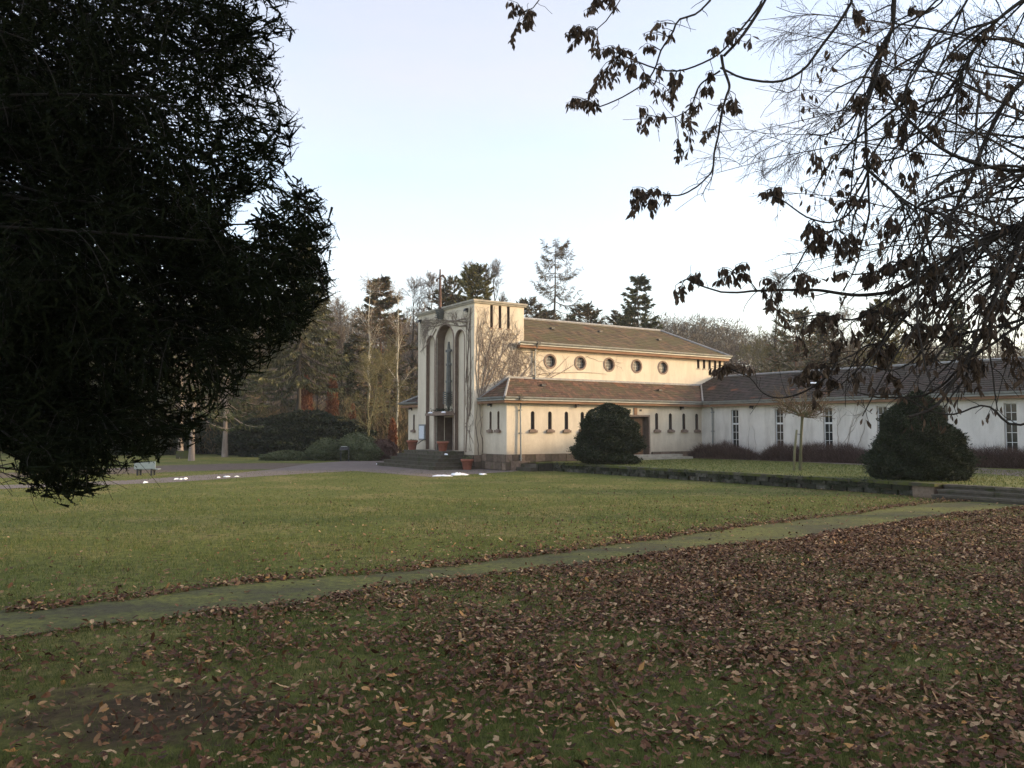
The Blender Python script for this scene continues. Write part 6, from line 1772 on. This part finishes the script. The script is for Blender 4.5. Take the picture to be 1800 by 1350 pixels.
    for c_, i in enumerate(order):
        q = i % 6
        Mx = frame(D[i], Wd[i], L[i])
        if c_ < 300:
            o = bpy.data.objects.new('leaf', meshes[q])
            m4 = Matrix.Identity(4)
            for a_ in range(3):
                for b_ in range(3): m4[a_][b_] = Mx[a_][b_]
                m4[a_][3] = (S[i] - O)[a_]
            link(o, e); o.matrix_local = m4
        else:
            rest.add(protos[q][0] @ Mx.T + S[i] - O, T=protos[q][1])
    o = rest.build('leaves', M['dry_leaf'], e); o['kind'] = 'stuff'
    print('tree leaves', n)
near_tree()

# large bare tree beyond it, trunk outside the picture
def fine_tree():
    r = np.random.default_rng(303)
    D = 22.0
    base = np.array([16.6, 21.5, 0])
    e = tree_root('bare_tree', base, 'tall bare tree with very fine hanging twigs beyond the near leafy branches')
    nt_ = NB(); nc = NB()
    z = np.linspace(-.1, 17, 10)
    P = np.c_[-.05 * z, .1 * np.sin(z * .5), z][None]; Rr = (.32 * (1 - .92 * z / 17.5))[None]
    nt_.tubes(P, Rr, 10)
    L1, R1 = grow(P, Rr, 26, .2, 1, (5.5, 8.5), (40, 75), .35, .09, 9, .42, .82, r, lpow=.55)
    tgt = [(1330, 30), (1310, 90), (1330, 215), (1300, 240), (1320, 285), (1340, 180), (1400, 40), (1450, 150), (1420, 330), (1370, 420), (1480, 420), (1400, 480), (1550, 300), (1600, 460), (1650, 120), (1500, 90)]
    ex = []
    for t in tgt:
        tip = at(t[0], t[1], 20 + r.uniform(-2, 2)) - base
        z0 = tip[2] + r.uniform(-5.0, 1.5); z0 = min(max(z0, 2.5), 15.5)
        p0 = np.array([-.05 * z0, 0, z0]); s = np.linspace(0, 1, 9)[:, None]
        mid = (p0 + tip) / 2 + np.array([r.uniform(-1, 1), 0, r.uniform(.6, 2.6)])
        ex.append(p0 * (1 - s) ** 2 + 2 * mid * s * (1 - s) + tip * s ** 2 + np.cumsum(r.normal(size=(9, 3)) * .13, 0))
    L1 = np.concatenate([L1, np.array(ex)]); R1 = np.concatenate([R1, np.tile(.04 * (1 - .85 * np.linspace(0, 1, 9)), (len(ex), 1))])
    nt_.tubes(L1, R1, 6)
    L2, R2 = grow(L1, R1, 11, .22, 1, (1.4, 2.8), (25, 55), -.1, .12, 7, .5, .75, r)
    nt_.tubes(L2, np.maximum(R2, .008), 4)
    nt_.build('trunk', M['bark_dark'], e, True)
    L3, R3 = grow(L2, R2, 8, .15, 1, (.5, 1.3), (25, 55), -.3, .14, 5, .5, .5, r)
    nc.tubes(L3, np.maximum(R3, .0045), 3)
    L4, R4 = grow(L3, R3, 6, .15, 1, (.2, .55), (25, 60), -.25, .14, 3, .5, .5, r)
    S = L4[:, 0]; E_ = L4[:, -1]; ln = np.linalg.norm(E_ - S, axis=1)
    nc.spikes(S, norm(E_ - S), ln, np.full(len(S), .0095), r)
    # buds and dead catkins along the twigs
    m = len(S); pick = r.uniform(0, 1, m) < .22
    C = E_[pick]; nn = len(C)
    nc.leaves(C, norm(r.normal(size=(nn, 3)) + [0, 0, -1.2]), norm(r.normal(size=(nn, 3))), r.uniform(.02, .05, nn), r.uniform(.012, .03, nn))
    nc.build('crown', M['twig_dark'], e)
fine_tree()

# ---------------------------------------------------------------- fallen leaves
def litter():
    r = np.random.default_rng(404)
    def dens(x, y):
        """leaves per square metre"""
        up = y - y_up(x); lo = y_lo(x) - y
        px = 900 + F_PX * x / y
        d = np.zeros_like(x)
        # drift along the far edge of the path and a thinning scatter beyond it
        row = 1150 * np.exp(-np.abs(up - .12) / .2) * (up > -.08)
        row *= 0.65 + 0.35 * np.sin(x * 2.3 + 1) * np.sin(x * .7)
        sc = np.where(up > 0, 45 * np.exp(-up / 2.2) + 30 * np.exp(-up / 6.0) * np.clip((px - 350) / 500, .05, 1.3), 0)
        sc = np.where((px > 1500) & (up > 0), sc * 1.3, sc)
        near = np.where(lo > 0, 150 + 330 * np.clip((px - 250) / 900, 0, 1) * np.clip((y - 5.5) / 5.0, 0.4, 1) + 130 * np.clip((px - 400) / 500, 0, 1), 0)
        near *= 1 + 1.0 * np.exp(-np.abs(lo - .12) / .3)
        near *= .3 + 1.35 * (np.sin(x * 1.7 + 2 * np.sin(y * 1.1)) * np.sin(y * 1.9 + x * .6) * .5 + .5)
        onp = np.where((up < 0) & (lo < 0), 7 + 60 * np.exp(up / .15) + 60 * np.exp(lo / .18), 0)
        return row + sc + near + onp
    # sample in depth bands, fewer leaves far away but never bare
    X = []; Y = []
    for y0, y1 in ((4.6, 7), (7, 10), (10, 14), (14, 20), (20, 28), (28, 40)):
        xw = y1 * 0.67 + 5
        A = 2 * xw * (y1 - y0)
        mx = 1250
        n = int(A * mx * (1 if y1 <= 20 else .6))
        x = r.uniform(-xw, xw, n); y = r.uniform(y0, y1, n)
        k = r.uniform(0, mx, n) < dens(x, y)
        k &= r.uniform(0, 1, n) < np.clip(1 - (np.abs(x) - y * .645 - .4) / 4.6, 0, 1) ** 1.5
        X.append(x[k]); Y.append(y[k])
    x = np.concatenate(X); y = np.concatenate(Y)
    ct_ = np.stack([x, y], -1)
    # keep off the terrace
    loc = (np.c_[x, y, np.zeros(len(x))] - P0) @ U3
    keep = loc < WX - .15
    x, y = x[keep], y[keep]
    n = len(x)
    print('litter', n)
    size = .028 + .066 * r.beta(1.5, 2.8, n) * np.where(y > 14, 1.1, 1)
    protos = []
    for q in range(9):
        # a lobed, curled dead leaf
        k = 10
        a = np.linspace(0, 2 * math.pi, k, endpoint=False)
        rad = (.5 + .05 * np.cos(a * 5 + r.uniform(0, 6)) + r.normal(size=k) * .035)
        ex = r.uniform(.5, .8)
        V = np.c_[rad * np.cos(a), rad * np.sin(a) * ex, np.zeros(k)]
        c1, c2 = r.uniform(.4, 1.9) * r.choice([-1, 1, 1]), r.uniform(-.6, .8)
        V[:, 2] = c1 * V[:, 1] ** 2 + c2 * V[:, 0] ** 2 + r.normal(size=k) * .05
        V = np.vstack([V, [[0, 0, .02]], [[-.75, .06, .05 + c2 * .2]]])
        F = [(i, (i + 1) % k, k) for i in range(k)] + [(4, 5, k + 1)]
        V[:, 2] -= np.percentile(V[:, 2], 20)
        protos.append((V, np.array(F)))
    meshes = [np_mesh('fallen_leaf', V, [F], M['litter_one']) for V, F in protos]
    order = np.argsort(y + np.where(np.abs(x) > y * .615, 50, 0))
    vis = (y * 1.0 > 5.55)
    order = np.argsort(np.where(vis & (np.abs(x) < y * .612), y - size * 6, 60))
    nb = NB()
    yaw = r.uniform(0, 6.28, n); tl_ = np.where(r.uniform(0, 1, n) < .18, .75, .26); tx = r.normal(size=n) * tl_; ty = r.normal(size=n) * tl_
    first = set(order[:300].tolist())
    groups = {}
    for i in range(n):
        if i in first:
            o = bpy.data.objects.new('fallen_leaf', meshes[i % 9]); link(o)
            o.location = (x[i], y[i], .012 + .02 * (i % 3)); o.rotation_euler = (tx[i], ty[i], yaw[i]); o.scale = (size[i],) * 3
            tag(o, 'curled dry brown leaf lying on the dark grass at the bottom of the view', 'leaf', 'fallen leaves nearest the viewer')
        else:
            groups.setdefault(i % 9, []).append(i)
    simple_protos = []
    for q in range(9):
        a6 = np.linspace(0, 2 * math.pi, 6, endpoint=False)
        c1 = r.uniform(.4, 1.6) * r.choice([-1, 1, 1])
        V6 = np.c_[.5 * np.cos(a6), .36 * np.sin(a6), np.zeros(6)]; V6[:, 2] = c1 * V6[:, 1] ** 2 + r.normal(size=6) * .06
        simple_protos.append((V6, np.array([(0, 1, 2), (0, 2, 3), (0, 3, 4), (0, 4, 5)])))
    work = []
    for q, ids in groups.items():
        ids = np.array(ids); fr_ = y[ids] > 8.5
        work += [(ids[~fr_], protos[q]), (ids[fr_], simple_protos[q])]
    for ids, (V, F) in work:
        if not len(ids): continue
        cz, sz = np.cos(yaw[ids]), np.sin(yaw[ids]); cx, sx = np.cos(tx[ids]), np.sin(tx[ids])
        v = V[None] * size[ids][:, None, None]
        xx = v[..., 0]; yy = v[..., 1] * cx[:, None] - v[..., 2] * sx[:, None]; z2 = v[..., 1] * sx[:, None] + v[..., 2] * cx[:, None]
        z2 = z2 + ty[ids][:, None] * xx
        W = np.stack([xx * cz[:, None] - yy * sz[:, None] + x[ids][:, None], xx * sz[:, None] + yy * cz[:, None] + y[ids][:, None], z2 + .014 + .02 * (ids % 3)[:, None]], -1)
        m = len(ids); nv = len(V)
        nb.add(W.reshape(-1, 3), T=(F[None] + (np.arange(m) * nv)[:, None, None]).reshape(-1, 3))
    o = nb.build('leaf_litter', M['litter']); o['kind'] = 'stuff'
litter()

# ---------------------------------------------------------------- grass
def grass():
    r = np.random.default_rng(505)
    nb = NB()
    for y0, y1, dn, hh, wd in ((4.8, 7.5, 3400, (.025, .075), .0042), (7.5, 11, 1700, (.03, .07), .006), (11, 17, 520, (.025, .085), .009), (17, 27, 200, (.03, .09), .014), (27, 46, 45, (.03, .07), .024)):
        xw = y1 * .66 + 5
        n = int(2 * xw * (y1 - y0) * dn)
        x = r.uniform(-xw, xw, n); y = r.uniform(y0, y1, n)
        k = r.uniform(0, 1, n) < np.clip(1 - (np.abs(x) - y * .645 - .4) / 4.6, 0, 1) ** 1.5
        up = y - y_up(x); lo = y_lo(x) - y
        onp = (up < 0) & (lo < 0)
        k &= ~(onp & (r.uniform(0, 1, n) < np.clip(.35 + np.minimum(-up, -lo) * 1.6, 0, .85)))
        pt = np.sin(x * 2.1 + 1.5 * np.sin(y * 1.7)) * np.sin(y * 2.6 + x * .8) * .5 + .5
        k &= r.uniform(0, 1, n) < .35 + .75 * pt
        e_ = ((x + 2.85) / 1.3) ** 2 + ((y - 6.6) / .85) ** 2
        k &= ~((e_ < 1.1) & (r.uniform(0, 1, n) < .88))
        lc = (np.c_[x, y, np.zeros(n)] - P0)
        k &= (lc @ U3 < WX - .2)
        x, y, onp = x[k], y[k], onp[k]; n = len(x)
        h = r.uniform(hh[0], hh[1], n) * np.where(onp, .35, 1)
        nb.spikes(np.c_[x, y, np.full(n, -.012)], norm(np.c_[r.normal(size=n) * .5, r.normal(size=n) * .5, np.ones(n)]), h + .012, np.full(n, wd), r)
    # the raised lawn behind the low wall
    n = 26000
    a = r.uniform(2.8, 14, n); b_ = r.uniform(-38, -4.5, n)
    C = P0 + U3 * a[:, None] + W3 * b_[:, None]; C[:, 2] = tz - .005
    nb.spikes(C, norm(np.c_[r.normal(size=n) * .5, r.normal(size=n) * .5, np.ones(n)]), r.uniform(.04, .09, n), np.full(n, .028), r)
    o = nb.build('grass', M['grass']); o['kind'] = 'stuff'
    print('grass tris', sum(len(t) for t in nb.T))
grass()
# ---------------------------------------------------------------- thin evening haze
def haze():
    nb = NB(); nb.box((-420, -60, -1.0), (420, 420, 40.0))
    m = bpy.data.materials.new('thin_haze'); m.use_nodes = True
    nt = m.node_tree
    nt.nodes.remove(nt.nodes['Principled BSDF'])
    v = nd(nt, 'ShaderNodeVolumePrincipled')
    v.inputs['Color'].default_value = (0.92, 0.93, 0.95, 1)
    v.inputs['Density'].default_value = 0.00038
    v.inputs['Anisotropy'].default_value = 0.2
    nt.links.new(v.outputs[0], nt.nodes['Material Output'].inputs['Volume'])
    o = nb.build('haze', m); o['kind'] = 'stuff'
haze()
